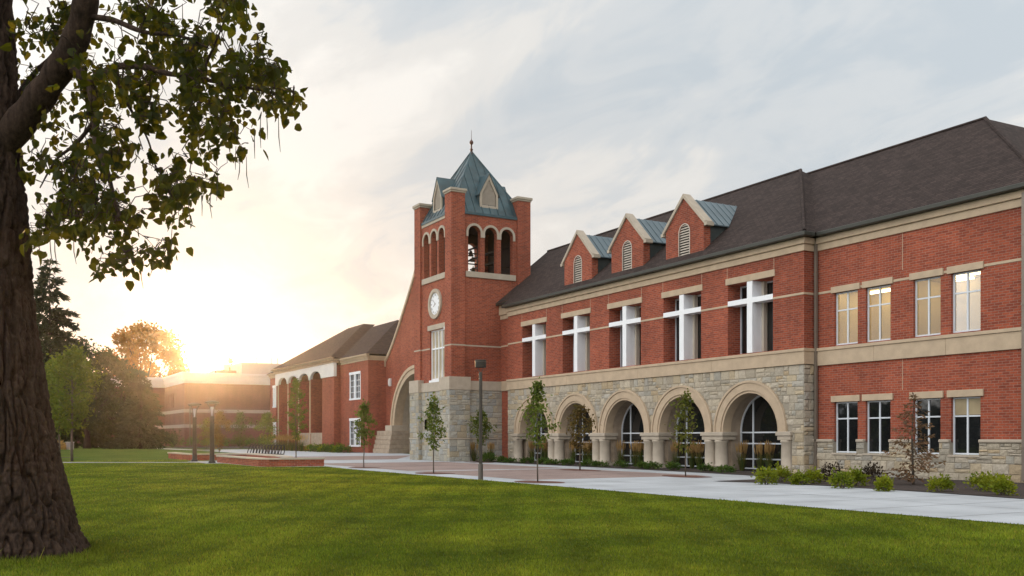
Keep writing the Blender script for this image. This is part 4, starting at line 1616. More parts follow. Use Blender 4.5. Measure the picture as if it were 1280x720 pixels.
# ------------------------------------------------------------------ far hall under the sunset
FH = thing('flat_roofed_hall', 'far flat roofed brick hall with pale bands, in front of the setting sun', 'building', (-200, 45, 0))
XA, YA, XB = -186.7, 35.2, -207.4
mb = MB()
mb.panel(FX(XA), rect(YA, 85, 0, 11.9), [], .2)
slots = [rect(u, u + .9, 7.6, 10.4) for u in (-203.2, -200.7, -198.2)]
mb.panel(FY(YA), rect(XB, XA, 0, 11.9), slots, .5)
mb.panel(FX(XB), rect(8, YA, 0, 11.9), [], .2)
mb.panel(FY(8), rect(-240, XB, 0, 11.9), [], .2)
mb.build('brick_wall', 'brick_far', FH)
mb = MB()
mb.panel(FY(YA + .4), rect(-204, -197, 7.4, 10.6), [], .1)
mb.build('slot_window', 'glass', FH)
mb = MB()
for z0, z1, o_ in ((11.9, 12.5, .1), (12.503, 13.5, .3), (13.503, 13.95, .55)):
    mb.mbox(FX(XA), YA - o_, 85, -o_, .6, z0, z1)
    mb.mbox(FY(YA), XB + .61, XA - .61, -o_, .6, z0 + .001, z1 - .001)
    mb.mbox(FX(XB), 8 - o_, YA - o_ - .01, -o_, .6, z0, z1)
    mb.mbox(FY(8), -240, XB - .61, -o_, .6, z0 + .001, z1 - .001)
mb.build_each('cornice', 'cornicemetal', FH)
mb = MB()
for z in (3.55, 6.4):
    mb.mbox(FX(XA), YA - .06, 85, -.06, .1, z, z + .62)
    mb.mbox(FY(YA), XB, XA - .11, -.06, .1, z + .001, z + .619)
    mb.mbox(FX(XB), 8, YA - .07, -.06, .1, z, z + .62)
mb.build_each('pale_band', 'farband', FH)
mb = MB()
mb.box(-240, XB - .3, 8.5, 85, 13.2, 13.4)
mb.box(XB - .3, XA - .3, YA + .3, 85, 13.2, 13.4)
mb.build_each('flat_roof', 'penthouse', FH)
mb = MB()
mb.box(-199, -189.5, 46.5, 70, 13.4, 16.3)
mb.box(-199.15, -189.35, 46.35, 70.1, 16.0, 16.34)
ph = mb.build('rooftop_plant_room', 'penthouse', FH)
mb = MB()
for y in (50.0, 53.0, 54.2):
    mb.tube([(-192, y, 16.3), (-192, y, 17.4)], .09, 6)
    mb.lathe([(.16, 0), (.16, .15), (.05, .22)], (-192, y, 17.4), 8)
mb.build('vent_pipe', 'penthouse', ph)
mb = MB()
mb.box(-200, -198.6, 45.2, 46.2, 13.4, 16.5)
mb.box(-200.1, -198.5, 45.1, 46.3, 16.2, 16.55)
mb.build('chimney', 'penthouse', FH)
mb = MB()
mb.box(-196, -190.2, 41.6, 45.6, 13.4, 14.75)
mb.build('rooftop_unit', 'brick_far', FH)


# ------------------------------------------------------------------ street furniture
def seat_wall(pts, label, loc, wd=.5, h=.40):
    """low brick seat wall along a polyline, with an overhanging pale cap"""
    t = thing('seat_wall', label, 'seat wall', loc, 'low brick seat walls')
    mb, mc = MB(), MB()
    P = [Vector((x, y, 0)) for x, y in pts]
    offs = []
    for i, p in enumerate(P):
        dirs = []
        if i > 0:
            dirs.append((P[i] - P[i - 1]).normalized())
        if i < len(P) - 1:
            dirs.append((P[i + 1] - P[i]).normalized())
        nn = sum((Vector((-d.y, d.x, 0)) for d in dirs), Vector()).normalized()
        k = 1 / max(.4, nn.dot(Vector((-dirs[0].y, dirs[0].x, 0))))
        offs.append(nn * k)

    def run(m_, w0, w1, z0, z1, ext):
        n = len(P)
        vs = []
        for i in range(n):
            e = Vector()
            if i == 0:
                e = -(P[1] - P[0]).normalized() * ext
            if i == n - 1:
                e = (P[-1] - P[-2]).normalized() * ext
            for w, z in ((w0, z0), (w1, z0), (w1, z1), (w0, z1)):
                q = P[i] + e + offs[i] * w
                vs.append((q.x, q.y, z))
        fs = []
        for i in range(n - 1):
            for k in range(4):
                fs.append((4 * i + k, 4 * i + (k + 1) % 4, 4 * i + 4 + (k + 1) % 4, 4 * i + 4 + k))
        fs += [(3, 2, 1, 0), (4 * n - 4, 4 * n - 3, 4 * n - 2, 4 * n - 1)]
        m_.add(vs, fs)
    run(mb, 0, wd, 0, h, 0)
    run(mc, -.07, wd + .07, h + .002, h + .10, .07)
    mb.build('brick_base', 'brick', t)
    mc.build('stone_cap', 'sandgrey', t, bevel=.015)
    return t


seat_wall([(-67.4, 14.85), (-56.6, 14.85), (-56.0, 15.3), (-55.6, 18.5)], 'long low brick seat wall with pale cap, nearest to the lawn edge', (-58, 15, 0))
seat_wall([(-75.4, 18.6), (-66, 18.5), (-60.8, 17.6)], 'low brick seat wall between the bike rack and the longest seat wall', (-68, 18.5, 0))
seat_wall([(-83.2, 14.4), (-74.6, 14.4), (-74.3, 14.7), (-74.3, 18.4)], 'low brick seat wall behind the two dark flared lamp posts', (-76, 14.6, 0))


def flared_lamp(x, y, label):
    t = thing('lamp_post', label, 'lamp post', (x, y, 0), 'dark lamp posts with flared heads')
    mb = MB()
    mb.lathe([(.24, 0.0), (.24, .10), (.17, .16), (.155, .5), (.135, 3.0), (.15, 3.02), (.15, 3.10), (.10, 3.14)], (x, y, 0), 18)
    mb.build('pole', 'bronze', t, smooth=True)
    for k in range(4):
        a = k * PI / 2 + .5
        c, s = math.cos(a), math.sin(a)
        mb = MB()
        mb.tube([(x + c * r, y + s * r, z) for r, z in ((.10, 3.0), (.12, 3.3), (.16, 3.55), (.25, 3.78), (.40, 3.95))], .028, 6)
        mb.build('bracket', 'bronze', t, smooth=True)
    mb = MB()
    mb.lathe([(.06, 3.1), (.09, 3.2), (.11, 3.6), (.10, 3.75)], (x, y, 0), 14)
    mb.build('lens', 'frame', t, smooth=True)
    mb = MB()
    mb.lathe([(.10, 3.93), (.46, 3.98), (.49, 4.02), (.40, 4.10), (.20, 4.15), (.02, 4.17)], (x, y, 0), 24)
    mb.build('lamp_hood', 'galv', t, smooth=True)
    return t


flared_lamp(-70.6, 14.0, 'dark flared lamp post standing farther back in front of the low seat wall')
flared_lamp(-65.7, 14.15, 'dark flared lamp post standing at the end of the longest seat wall')


def drum_lamp(x, y, h, label, sc=1.0):
    t = thing('lamp_post', label, 'lamp post', (x, y, 0))
    mb = MB()
    mb.box(x - .055 * sc, x + .055 * sc, y - .055 * sc, y + .055 * sc, .62, h - .5)
    mb.build('pole', 'galv', t, bevel=.01)
    mb = MB()
    mb.lathe([(.11, 0), (.11, .02), (.10, .04), (.095, .62), (.075, .66)], (x, y, 0), 16)
    mb.build('base_sleeve', 'galv', t, smooth=True)
    mb = MB()
    for s in (-1, 1):
        mb.tube([(x, y, h - .52), (x + s * .055, y + s * .07, h - .42), (x + s * .07, y + s * .09, h - .28)], .014, 6)
    mb.build('yoke', 'galv', t)
    mb = MB()
    mb.lathe([(.05, h - .31), (.20, h - .31), (.225, h - .29), (.225, h - .02), (.21, h), (.02, h + .005)], (x, y, 0), 28)
    mb.build('lamp_head', 'lampmetal', t, smooth=False)
    mb = MB()
    mb.lathe([(.228, h - .09), (.232, h - .085), (.232, h - .065), (.228, h - .06)], (x, y, 0), 28)
    mb.build('trim_ring', 'galv', t)
    return t


drum_lamp(-34.41, 17.95, 4.82, 'tall slim lamp post with a drum shaped head at the edge of the lawn')
drum_lamp(-178.5, 34.6, 7.6, 'thin far lamp post in front of the corner of the far hall', 1.6)

# bike rack: a row of slanting hoops on two rails
t = thing('bike_rack', 'dark bike rack of slanting metal hoops behind the low seat walls', 'bike rack', (-94, 25.5, 0))
A, B = Vector((-99.0, 25.0, 0)), Vector((-93.0, 26.8, 0))
mb = MB()
for dz in (.08,):
    mb.tube([A + Vector((0, 0, dz)), B + Vector((0, 0, dz))], .05, 6)
mb.build('rail', 'bronze', t)
dv = (B - A).normalized()
for k in range(11):
    p = A.lerp(B, (k + .3) / 11)
    pts = []
    for i in range(13):
        a = PI * i / 12
        side = Vector((-dv.y, dv.x, 0)) * (math.cos(a) * .32)
        up = math.sin(a) * .95 + .05
        pts.append(p + side + Vector((0, 0, up)) + dv * up * .42)
    mb = MB()
    mb.tube(pts, .045, 7)
    mb.build('hoop', 'bronze', t, smooth=True)

# small sign board by the path
t = thing('sign_box', 'small grey utility box standing at the end of the tan mound by the far hedge', 'utility box', (-150.0, 12.6, 0))
x, y = -150.0, 12.6
mb = MB()
mb.box(x - .5, x + .5, y - .5, y + .5, 0, .95)
mb.build('body', 'farband', t, bevel=.05)
mb = MB()
mb.box(x - .56, x + .56, y - .56, y + .56, .952, 1.1)
mb.build('lid', 'penthouse', t, bevel=.04)


# ------------------------------------------------------------------ plants
def leaf_quads(P, size, rng, droop=0.0, aspect=.55, jit=.35, up=.0, dirs=None):
    """one folded leaf (4 corners) at every point"""
    n = len(P)
    d = rng.normal(size=(n, 3)) if dirs is None else dirs + rng.normal(size=(n, 3)) * .45
    d[:, 2] += up - droop
    d /= np.linalg.norm(d, axis=1)[:, None] + 1e-9
    r = rng.normal(size=(n, 3))
    s = np.cross(d, r)
    s /= np.linalg.norm(s, axis=1)[:, None] + 1e-9
    nn = np.cross(s, d)
    L = size * rng.uniform(1 - jit, 1 + jit, n)[:, None]
    Wd = L * aspect * .5
    q = np.empty((n, 4, 3))
    q[:, 0] = P
    q[:, 1] = P + d * L * .45 + s * Wd + nn * Wd * .35
    q[:, 2] = P + d * L
    q[:, 3] = P + d * L * .45 - s * Wd + nn * Wd * .35
    return q.reshape(-1, 3)


def tints(n, rng, v=.22):
    b = rng.uniform(1 - v, 1 + v, n)[:, None]
    h = rng.uniform(-.12, .12, n)[:, None]
    return np.clip(b * np.concatenate([1 + h, np.ones((n, 1)), 1 - h], 1), .2, 1.9)


def young_tree(label, x, y, H, z0, rad, seed, leaf='leaf_young', nl=900, ls=.16, stem=.03, lean=(0, 0), stake=False, name='young_tree', group='young trees', widest=.35, tint=None, gap=.5, power=1.0):
    """thin stem with short limbs; leaves sit in clusters on the limbs, so gaps stay between them"""
    rnd = random.Random(seed)
    rng = np.random.default_rng(seed)
    t = thing(name, label, 'tree', (x, y, 0), group)
    pts, rad_ = [], []
    for i in range(9):
        f = i / 8
        pts.append((x + lean[0] * f + rnd.uniform(-.02, .02) * H * .2 * (f > 0), y + lean[1] * f + rnd.uniform(-.02, .02) * H * .2 * (f > 0), H * .96 * f))
        rad_.append(stem * (1 - .8 * f))
    mb = MB()
    mb.tube(pts, rad_, 7)
    C = []
    CH = H - z0
    nb = 30
    for k in range(nb):
        f = (k + rnd.random()) / nb
        zb_ = z0 + CH * .9 * f
        fr = zb_ / (H * .96)
        i = min(7, int(fr * 8))
        u = fr * 8 - i
        b = Vector(pts[i]).lerp(Vector(pts[i + 1]), u)
        prof = (f / widest) ** .6 if f < widest else ((1 - f) / (1 - widest)) ** power
        L = rad * max(.12, prof) * rnd.uniform(.55, 1.18)
        az = k * 2.4 + rnd.uniform(-.5, .5)
        e = b + Vector((math.cos(az) * L, math.sin(az) * L, L * rnd.uniform(.2, .9)))
        m_ = b.lerp(e, .5) + Vector((0, 0, -.04 * L))
        r0 = stem * .32 * (1 - .5 * f)
        mb.tube([b, m_, e], [r0, r0 * .7, r0 * .25], 5)
        for q in range(3):
            p = b.lerp(e, rnd.uniform(.35, 1.08))
            C.append((p, rad * rnd.uniform(.13, .26)))
    mb.build('trunk', 'bark_thin', t, smooth=True)
    w = np.array([c[1] ** 2 for c in C])
    idx = rng.choice(len(C), nl, p=w / w.sum())
    cp = np.array([tuple(c[0]) for c in C])[idx]
    cr = np.array([c[1] for c in C])[idx][:, None]
    P = cp + rng.normal(size=(nl, 3)) * cr * np.array([.62, .62, .55])
    tn = tints(nl, rng)
    if tint is not None:
        tn = tn * np.array(tint)
    quads_mesh('crown', leaf_quads(P, ls, rng, droop=.35), 4, leaf, t, cols=tn)
    if stake:
        mb = MB()
        for s in (-1, 1):
            mb.tube([(x + s * .1, y + .25 * s, 0), (x + s * .1, y + .25 * s, 2.2)], .035, 6)
        mb.build('stake', 'woodpole', t)
    return t


young_tree('slim green young tree in front of the left stone pier of the clock tower', -41.53, 19.16, 3.75, 1.15, .78, 1, nl=950, ls=.15, stem=.032)
young_tree('small young tree in the paving left of the clock tower, before the brick entrance gable', -51.1, 19.3, 3.75, 1.35, .76, 2, nl=1000, ls=.16, stem=.035)
young_tree('tallest narrow young tree in front of the arched bays of the distant wing', -77.5, 23.4, 6.9, 1.6, .95, 3, nl=1500, ls=.2, stem=.05, power=.8, tint=(1.1, 1, .8))
young_tree('green young tree with a spindly top, right of the tall slim lamp post', -31.45, 18.85, 4.0, 1.35, .78, 4, nl=850, ls=.15, stem=.030, widest=.3, power=1.5)
young_tree('green young tree planted against the stone side of the clock tower', -58.62, 30.6, 3.7, 1.3, .85, 5, nl=1100, ls=.17, stem=.035, tint=(.85, .85, .85))
young_tree('rusty brown young tree standing between two of the stone arches', -41.86, 27.64, 3.55, 1.0, 1.0, 6, leaf='leaf_rust', nl=650, ls=.17, stem=.04, widest=.4)
young_tree('thin leaved young tree in front of the second stone arch from the downspout', -32.78, 27.12, 3.9, 1.1, .80, 7, leaf='leaf_young', nl=620, ls=.15, stem=.03, tint=(1.0, .85, .8), widest=.4)
young_tree('orange tinted young tree in front of the far hall, left of the bike rack', -98, 21.8, 4.6, .9, 1.3, 8, leaf='leaf_rust', nl=1300, ls=.22, stem=.05, tint=(1.3, 1.1, .8))
young_tree('round green young tree beside the corner of the distant wing, above the bike rack', -109, 29.6, 4.7, .8, 1.5, 9, nl=1500, ls=.24, stem=.05)
young_tree('faint slender tree against the far hall, between the orange young tree and the distant wing', -150, 36.5, 6.0, .5, 1.7, 10, nl=900, ls=.3, stem=.06, tint=(.6, .55, .6))
young_tree('small pale young tree beyond the dark flared lamp posts, at the far hall wall', -140, 29.4, 4.6, .6, 1.5, 11, nl=800, ls=.26, stem=.05, tint=(1.1, .9, .6))
young_tree('bright green lawn tree with a pale trunk beside the path, near the big trunk', -74.88, 6.44, 8.2, 2.5, 2.3, 12, leaf='leaf_lime', nl=3000, ls=.28, stem=.10, name='lawn_tree', group='green lawn trees', widest=.4, power=.7)
young_tree('bright green lawn tree farther back, half hidden by the big trunk', -90.39, 6.78, 8.6, 2.4, 2.6, 13, leaf='leaf_lime', nl=2800, ls=.3, stem=.10, name='lawn_tree', group='green lawn trees', widest=.4, power=.7)
young_tree('green lawn tree with a wide crown behind the big trunk, farthest of the three', -108, 4.4, 9.5, 2.2, 3.2, 14, leaf='leaf_lime', nl=2800, ls=.34, stem=.10, name='lawn_tree', group='green lawn trees', widest=.45, power=.6, tint=(.8, .85, .8))


def big_tree(label, x, y, H, z0, rad, seed, leaf, nl, ls, name='broad_tree', stem=.5, group='trees at the far side of the lawn', flat=1.0, ncl=60, open_=.5):
    rnd = random.Random(seed)
    rng = np.random.default_rng(seed)
    t = thing(name, label, 'tree', (x, y, 0), group)
    mb = MB()
    fork = z0 + (H - z0) * .18
    mb.tube([(x, y, 0), (x + .1, y, z0 * .5), (x + rnd.uniform(-.3, .3), y, fork)], [stem * 1.25, stem, stem * .8], 9)
    CH = H - z0
    cz = z0 + CH * .52
    C = []
    for k in range(ncl):
        while True:
            v = Vector((rnd.uniform(-1, 1), rnd.uniform(-1, 1), rnd.uniform(-1, 1)))
            if .25 < v.length < 1:
                break
        v = v.normalized() * (v.length ** .45)
        p = Vector((x + v.x * rad * rnd.uniform(.75, 1.05), y + v.y * rad * rnd.uniform(.75, 1.05), cz + v.z * CH * .5 * flat))
        C.append((p, rad * rnd.uniform(.12, .24)))
        if k < 26:
            f = Vector((x, y, fork - rnd.uniform(0, CH * .1)))
            mid = f.lerp(p, .5) + Vector((rnd.uniform(-.3, .3), rnd.uniform(-.3, .3), CH * .06))
            mb.tube([f, mid, p], [stem * .38, stem * .2, stem * .05], 6)
    mb.build('trunk', 'bark_dark', t, smooth=True)
    idx = rng.integers(0, ncl, nl)
    cp = np.array([tuple(c[0]) for c in C])[idx]
    cr = np.array([c[1] for c in C])[idx][:, None]
    dv = rng.normal(size=(nl, 3))
    dv /= np.linalg.norm(dv, axis=1)[:, None]
    P = cp + dv * cr * (rng.uniform(0, 1, (nl, 1)) ** .5) * 1.15
    quads_mesh('crown', leaf_quads(P, ls, rng, droop=.2, aspect=.75), 4, leaf, t, cols=tints(nl, rng))
    return t


big_tree('backlit golden tree rising behind the far hall, left of the setting sun', -248.5, 37.5, 28.5, 9, 9.6, 31, 'leaf_gold', 9000, .75, 'golden_tree', .6, ncl=80)
big_tree('small golden tree top showing beside the roof plant room of the far hall', -263.8, 61.4, 22.3, 8, 3.2, 32, 'leaf_gold', 1500, .6, 'golden_tree', .3, ncl=24)
big_tree('dark broad tree with a rounded crown left of the golden tree', -163.6, 16.2, 16.2, 2.0, 6.0, 33, 'leaf_dark', 9000, .5, ncl=70)
big_tree('dark broad tree standing deepest behind the bright green lawn trees', -180, 8, 19, 2.0, 9, 34, 'leaf_dark', 9000, .6, ncl=70)
big_tree('dark spreading tree just left of the pointed spruce', -170, 21.5, 13.5, 1.2, 5.5, 35, 'leaf_dark', 8000, .5, ncl=70)
big_tree('dark broad tree behind the big trunk, outermost of the row', -150, -6, 18, 2.0, 8, 36, 'leaf_dark', 8000, .6, ncl=70)


def conifer(label, x, y, H, rad, seed, mat='needle', nl=7000, ls=.45, name='spruce_tree', group=None, whorls=26, stem=.28, z0=.06, droop=.25, bare=0.0, bark='bark_dark', needle_w=.3):
    rnd = random.Random(seed)
    rng = np.random.default_rng(seed)
    t = thing(name, label, 'tree', (x, y, 0), group)
    mb = MB()
    mb.tube([(x, y, 0), (x + rnd.uniform(-.02, .02) * H, y, H * .5), (x + rnd.uniform(-.01, .01) * H, y, H)], [stem, stem * .6, stem * .06], 8)
    P, D = [], []
    per = max(4, int(nl / (whorls * 6) / 1))
    for k in range(whorls):
        f = (k + .5 * rnd.random()) / whorls
        z = H * (z0 + (1 - z0) * f)
        L0 = rad * (1 - f) ** .85 * (1.0 if f > .08 else .8) + .03 * rad
        for b in range(6):
            L = L0 * rnd.uniform(.6, 1.15)
            if rnd.random() < bare:
                L *= .5
            az = rnd.uniform(0, 2 * PI)
            d = Vector((math.cos(az), math.sin(az), 0))
            e = Vector((x, y, z)) + d * L + Vector((0, 0, -droop * L + rnd.uniform(-.1, .1) * L))
            s0 = Vector((x, y, z + .05 * L))
            mb.tube([s0, s0.lerp(e, .5) + Vector((0, 0, .04 * L)), e], [stem * .13 * (1 - f * .6), stem * .08, stem * .02], 4)
            n = max(3, int(per * L / (rad * .5)))
            for q in range(n):
                u = rnd.random() ** .7
                p = s0.lerp(e, .12 + .92 * u)
                side = Vector((-d.y, d.x, 0)) * rnd.uniform(-1, 1) * L * .22 * (1.1 - u * .5)
                P.append(tuple(p + side + Vector((0, 0, rnd.uniform(-.10, .03) * L * .6))))
                D.append(tuple(d * .9 + side.normalized() * .5 + Vector((0, 0, -.35))))
    mb.build('trunk', bark, t, smooth=True)
    P, D = np.array(P), np.array(D)
    quads_mesh('crown', leaf_quads(P, ls, rng, aspect=needle_w, dirs=D), 4, mat, t, cols=tints(len(P), rng))
    return t


conifer('dark pointed spruce in front of the far hall', -154.7, 22.8, 12.2, 4.8, 41, nl=9000, ls=.65)
conifer('tall dark conifer rising behind the big trunk on the lawn', -123.9, 8.3, 22.5, 5.6, 42, nl=15000, ls=.7, z0=.2, whorls=30, name='tall_conifer')
conifer('dry brown young conifer in the mulch before the four pairs of windows', -22.83, 29.2, 3.3, 1.15, 43, 'needle_dry', nl=1500, ls=.15, name='dry_conifer', stem=.05, whorls=22, z0=.04, droop=-.28, bare=.4, bark='bark_thin', needle_w=.36)


def shrub(label, x, y, rx, rz, seed, mat, group, name='shrub', nl=420, ls=.09, ry=None):
    rng = np.random.default_rng(seed)
    rnd = random.Random(seed)
    t = thing(name, label, 'shrub', (x, y, 0), group)
    ry = ry or rx
    mb = MB()
    C = []
    for k in range(12):
        az = rnd.uniform(0, 6.28)
        q = rnd.uniform(.25, .85)
        e = (x + math.cos(az) * rx * q, y + math.sin(az) * ry * q, rz * rnd.uniform(.45, .85) * (1.12 - .5 * q))
        mb.tube([(x + math.cos(az) * .05, y + math.sin(az) * .05, 0), ((x + e[0]) / 2, (y + e[1]) / 2, e[2] * .65), e], [.012, .009, .004], 4)
        C.append(e)
    mb.build('stem', 'bark_thin', t)
    C = np.array(C)
    cp = C[rng.integers(0, len(C), nl)]
    P = cp + rng.normal(size=(nl, 3)) * np.array([rx * .23, ry * .23, rz * .2])
    P[:, 2] = np.clip(P[:, 2], .03, None)
    out = P - np.array([x, y, rz * .2])
    out /= np.linalg.norm(out, axis=1)[:, None]
    quads_mesh('foliage', leaf_quads(P, ls, rng, aspect=.6, dirs=out), 4, mat, t, cols=tints(nl, rng, .25))
    return t


def GP(px, py):
    """photo ground point -> metres on the level ground"""
    t = (px - 640) / 1207.0
    s = 1.7 * 1207.0 / (py - 547)
    return (-.871 + .491 * t) * s, (.491 + .871 * t) * s


LG = 'yellow green shrubs in the mulch bed'
for i, (px, py, rx, rz, lab) in enumerate([
        (958, 606, .48, .62, 'yellow green shrub beside the end column of the arcade, first of a touching pair'),
        (976, 603.5, .50, .68, 'taller yellow green shrub of the touching pair beside the end column of the arcade'),
        (1000, 606.5, .36, .50, 'small yellow green shrub below the downspout, left one of two'),
        (1016, 605, .44, .60, 'yellow green shrub right below the downspout'),
        (1053, 611, .46, .62, 'bright yellow green shrub under the first pair of windows, left of a merged pair'),
        (1070, 608.5, .48, .62, 'bright yellow green shrub of the merged pair next to a purple shrub'),
        (1106, 614.5, .33, .52, 'small round yellow green shrub standing alone left of the dry conifer'),
        (1174, 615.5, .42, .52, 'yellow green shrub just right of the dry conifer'),
        (1226, 613.5, .46, .60, 'yellow green shrub in the group under the last window, farther left'),
        (1242, 616, .46, .60, 'middle yellow green shrub in the group under the last window'),
        (1254, 620, .46, .56, 'yellow green shrub nearest the pavement in the group under the last window')]):
    x, y = GP(px, py)
    shrub(lab, x, y, rx * .78, rz * .84, 100 + i, 'shrub_lime', LG, 'yellow_green_shrub', 520, .10)
for i, (px, py, lab) in enumerate([(1040, 603, 'dark purple shrub under the first window right of the downspout'), (1089, 605.5, 'dark purple shrub between a yellow green pair and the dry conifer')]):
    x, y = GP(px, py)
    shrub(lab, x, y, .40, .66, 130 + i, 'shrub_purple', 'dark purple shrubs', 'purple_shrub', 380, .10)
ARN = ['first', 'second', 'third', 'fourth', 'fifth']
for k, c in enumerate(CS):
    where = ['the arch nearest the downspout', 'the second arch from the downspout', 'the middle arch', 'the second arch from the clock tower', 'the arch nearest the clock tower'][k]
    for j, (du, dy, rx, rz) in enumerate([(-1.5, -1.5, .40, .34), (-.1, -1.75, .45, .30), (1.6, -1.6, .42, .36)]):
        if k == 0 and j == 2:
            continue
        lab = ['low green shrub at the left side of ', 'low green shrub in the middle before ', 'low green shrub at the right side of '][j] + where
        shrub(lab, c + du + .25 * math.sin(k * 3 + j), Y0 + dy, rx, rz, 140 + k * 5 + j, 'shrub_green', 'green shrubs before the arcade', 'green_shrub', 420, .11)
for j in range(3):
    lab = ['green shrub in the corner between clock tower and arcade, nearest the tower', 'green shrub in the corner between clock tower and arcade, middle one', 'green shrub in the corner between clock tower and arcade, nearest the first column'][j]
    shrub(lab, -60.9 + j * .95, 32.2 - .4 * j, .5, .55, 180 + j, 'shrub_green', 'green shrubs before the arcade', 'green_shrub', 420, .12)


def reed(label, x, y, h, seed, group, n=95, spread=.30, np_=34):
    """clump of feather reed grass: arching blades and tan plumes"""
    rng = np.random.default_rng(seed)
    t = thing('feather_reed', label, 'ornamental grass', (x, y, 0), group)
    t['kind'] = 'thing'
    vs, cols = [], []
    for i in range(n):
        az, o = rng.uniform(0, 6.28), rng.uniform(.15, 1)
        d = np.array([math.cos(az), math.sin(az), 0])
        b = np.array([x, y, 0]) + d * spread * .35 * o
        L = h * rng.uniform(.35, .62)
        s = np.array([-d[1], d[0], 0]) * .009
        m_ = b + d * spread * .5 * o + np.array([0, 0, L * .7])
        e = b + d * spread * 1.25 * o + np.array([0, 0, L])
        vs += [b - s, b + s, m_ + s, m_ - s, m_ - s, m_ + s, e + s * .2, e - s * .2]
    quads_mesh('blade', np.array(vs), 4, 'reed', t, cols=np.repeat(tints(n, rng), 2, 0))
    mb = MB()
    for i in range(np_):
        az, o = rng.uniform(0, 6.28), rng.uniform(.0, 1)
        d = np.array([math.cos(az), math.sin(az), 0]) * spread * o
        p0 = np.array([x, y, 0]) + d * .3
        p1 = np.array([x, y, h * rng.uniform(.82, 1.0)]) + d * 1.15
        q = p0 + (p1 - p0) * .66
        mb.tube([p0, q], [.004, .004], 4, (.6, .7, .5))
        mid = q + (p1 - q) * .35
        mb.tube([q, mid, p1], [.010, .030, .004], 5, tuple(np.array([1, 1, 1]) * rng.uniform(.8, 1.15)))
    mb.build('plume', 'plume', t, fix=False)
    return t


for k, c in enumerate(CS):
    where = ['the arch nearest the downspout', 'the second arch from the downspout', 'the middle arch', 'the second arch from the clock tower', 'the arch nearest the clock tower'][k]
    for j, (du, hh) in enumerate([(-1.15, 1.6), (-.05, 1.55), (.75, 1.6)]):
        lab = 'tan plumed reed grass ' + ['at the left jamb of ', 'in the middle of ', 'right of the middle in '][j] + where
        reed(lab, c + du, Y0 + .55 + .2 * (j % 2), hh, 200 + k * 3 + j, 'tan plumed reed grasses')
reed('tan plumed reed grass by the stone wall between the clock tower and the arcade', -60.2, 32.2, 1.5, 230, 'tan plumed reed grasses')
reed('tan plumed reed grass at the tower side, next to the red brick strip', -61.2, 31.4, 1.45, 231, 'tan plumed reed grasses')
for i in range(9):
    x = -133 + i * 2.05
    nth = ['outermost', 'second', 'third', 'fourth', 'fifth', 'sixth', 'seventh', 'eighth', 'last'][i]
    reed('golden reed grass before the distant wing, %s from its far corner' % nth, x, 35.9, 2.3, 240 + i, 'golden reed grasses before the distant wing', 120, .9, 34)
for i in range(8):
    x = -113.5 + i * 1.55
    nth = ['first', 'second', 'third', 'fourth', 'fifth', 'sixth', 'seventh', 'eighth'][i]
    shrub('low clipped green shrub along the distant wing, %s from the golden reed grass' % nth, x, 36.4, .85, .8, 260 + i, 'shrub_green' if i % 3 else 'shrub_lime', 'low shrubs along the distant wing', 'clipped_shrub', 300, .2)
for i in range(9):
    y = 33 + i * 2.6
    nth = ['first', 'second', 'third', 'fourth', 'fifth', 'sixth', 'seventh', 'eighth', 'ninth'][i]
    shrub('low shrub at the foot of the far hall, %s from its corner' % nth, -182 + (i % 3), y, 1.3, 1.5, 280 + i, 'shrub_green', 'shrubs at the foot of the far hall', 'foundation_shrub', 260, .36)
shrub('dark rounded bush at the corner of the far hall, beside the spruce', -180, 30.5, 2.6, 3.0, 300, 'leaf_dark', None, 'dark_bush', 900, .4)
# tan mound of ornamental grass near the hedge
t = thing('tan_grass_mound', 'rounded tan ornamental grass mound in front of the far dark hedge', 'ornamental grass', (-150.5, 9.8, 0))
t['kind'] = 'thing'
rng = np.random.default_rng(77)
n = 2600
az = rng.uniform(0, 6.28, n)
q = np.sqrt(rng.uniform(0, 1, n))
P = np.stack([-150.5 + np.cos(az) * q * 1.5, 9.8 + np.sin(az) * q * 2.6, .05 + 1.2 * np.sqrt(np.maximum(0, 1 - q * q)) * rng.uniform(.3, 1, n)], 1)
D = np.stack([np.cos(az) * q, np.sin(az) * q, .5 - q * .9], 1)
quads_mesh('blade', leaf_quads(P, .7, rng, aspect=.10, dirs=D), 4, 'plume', t, cols=tints(n, rng))
# dark hedge line at the back of the lawn: reads as one mass
rng = np.random.default_rng(78)
n = 16000
s = rng.uniform(0, 1, n)
hx = -178 + (s - .5) * 24 + rng.uniform(-3, 3, n)
hy = -72 + s * 98
hz = rng.uniform(0, 1, n) ** .8 * (3.6 + 1.8 * np.sin(s * 31) + 1.2 * np.sin(s * 77 + 1))
quads_mesh('hedge', leaf_quads(np.stack([hx, hy, hz], 1), .75, rng, aspect=.7), 4, 'leaf_dark', None, (-178, -20, 0), cols=tints(n, rng)).update_tag()
tag(bpy.data.objects['hedge'], kind='stuff')
# woods round the open side of the campus (seen in the windows)
rng = np.random.default_rng(79)
n = 22000
a = rng.uniform(R(-165), R(-10), n)
rr = rng.uniform(68, 84, n)
top = 7.5 + 2.2 * np.sin(a * 17) + 1.6 * np.sin(a * 41 + 2) + 1.0 * np.sin(a * 90)
wz = rng.uniform(0, 1, n) ** .8 * top
quads_mesh('far_woods', leaf_quads(np.stack([-30 + rr * 1.25 * np.cos(a), 10 + rr * np.sin(a), wz], 1), 1.5, rng, aspect=.8), 4, 'leaf_dark', None, (-30, -60, 0), cols=tints(n, rng))
tag(bpy.data.objects['far_woods'], kind='stuff')


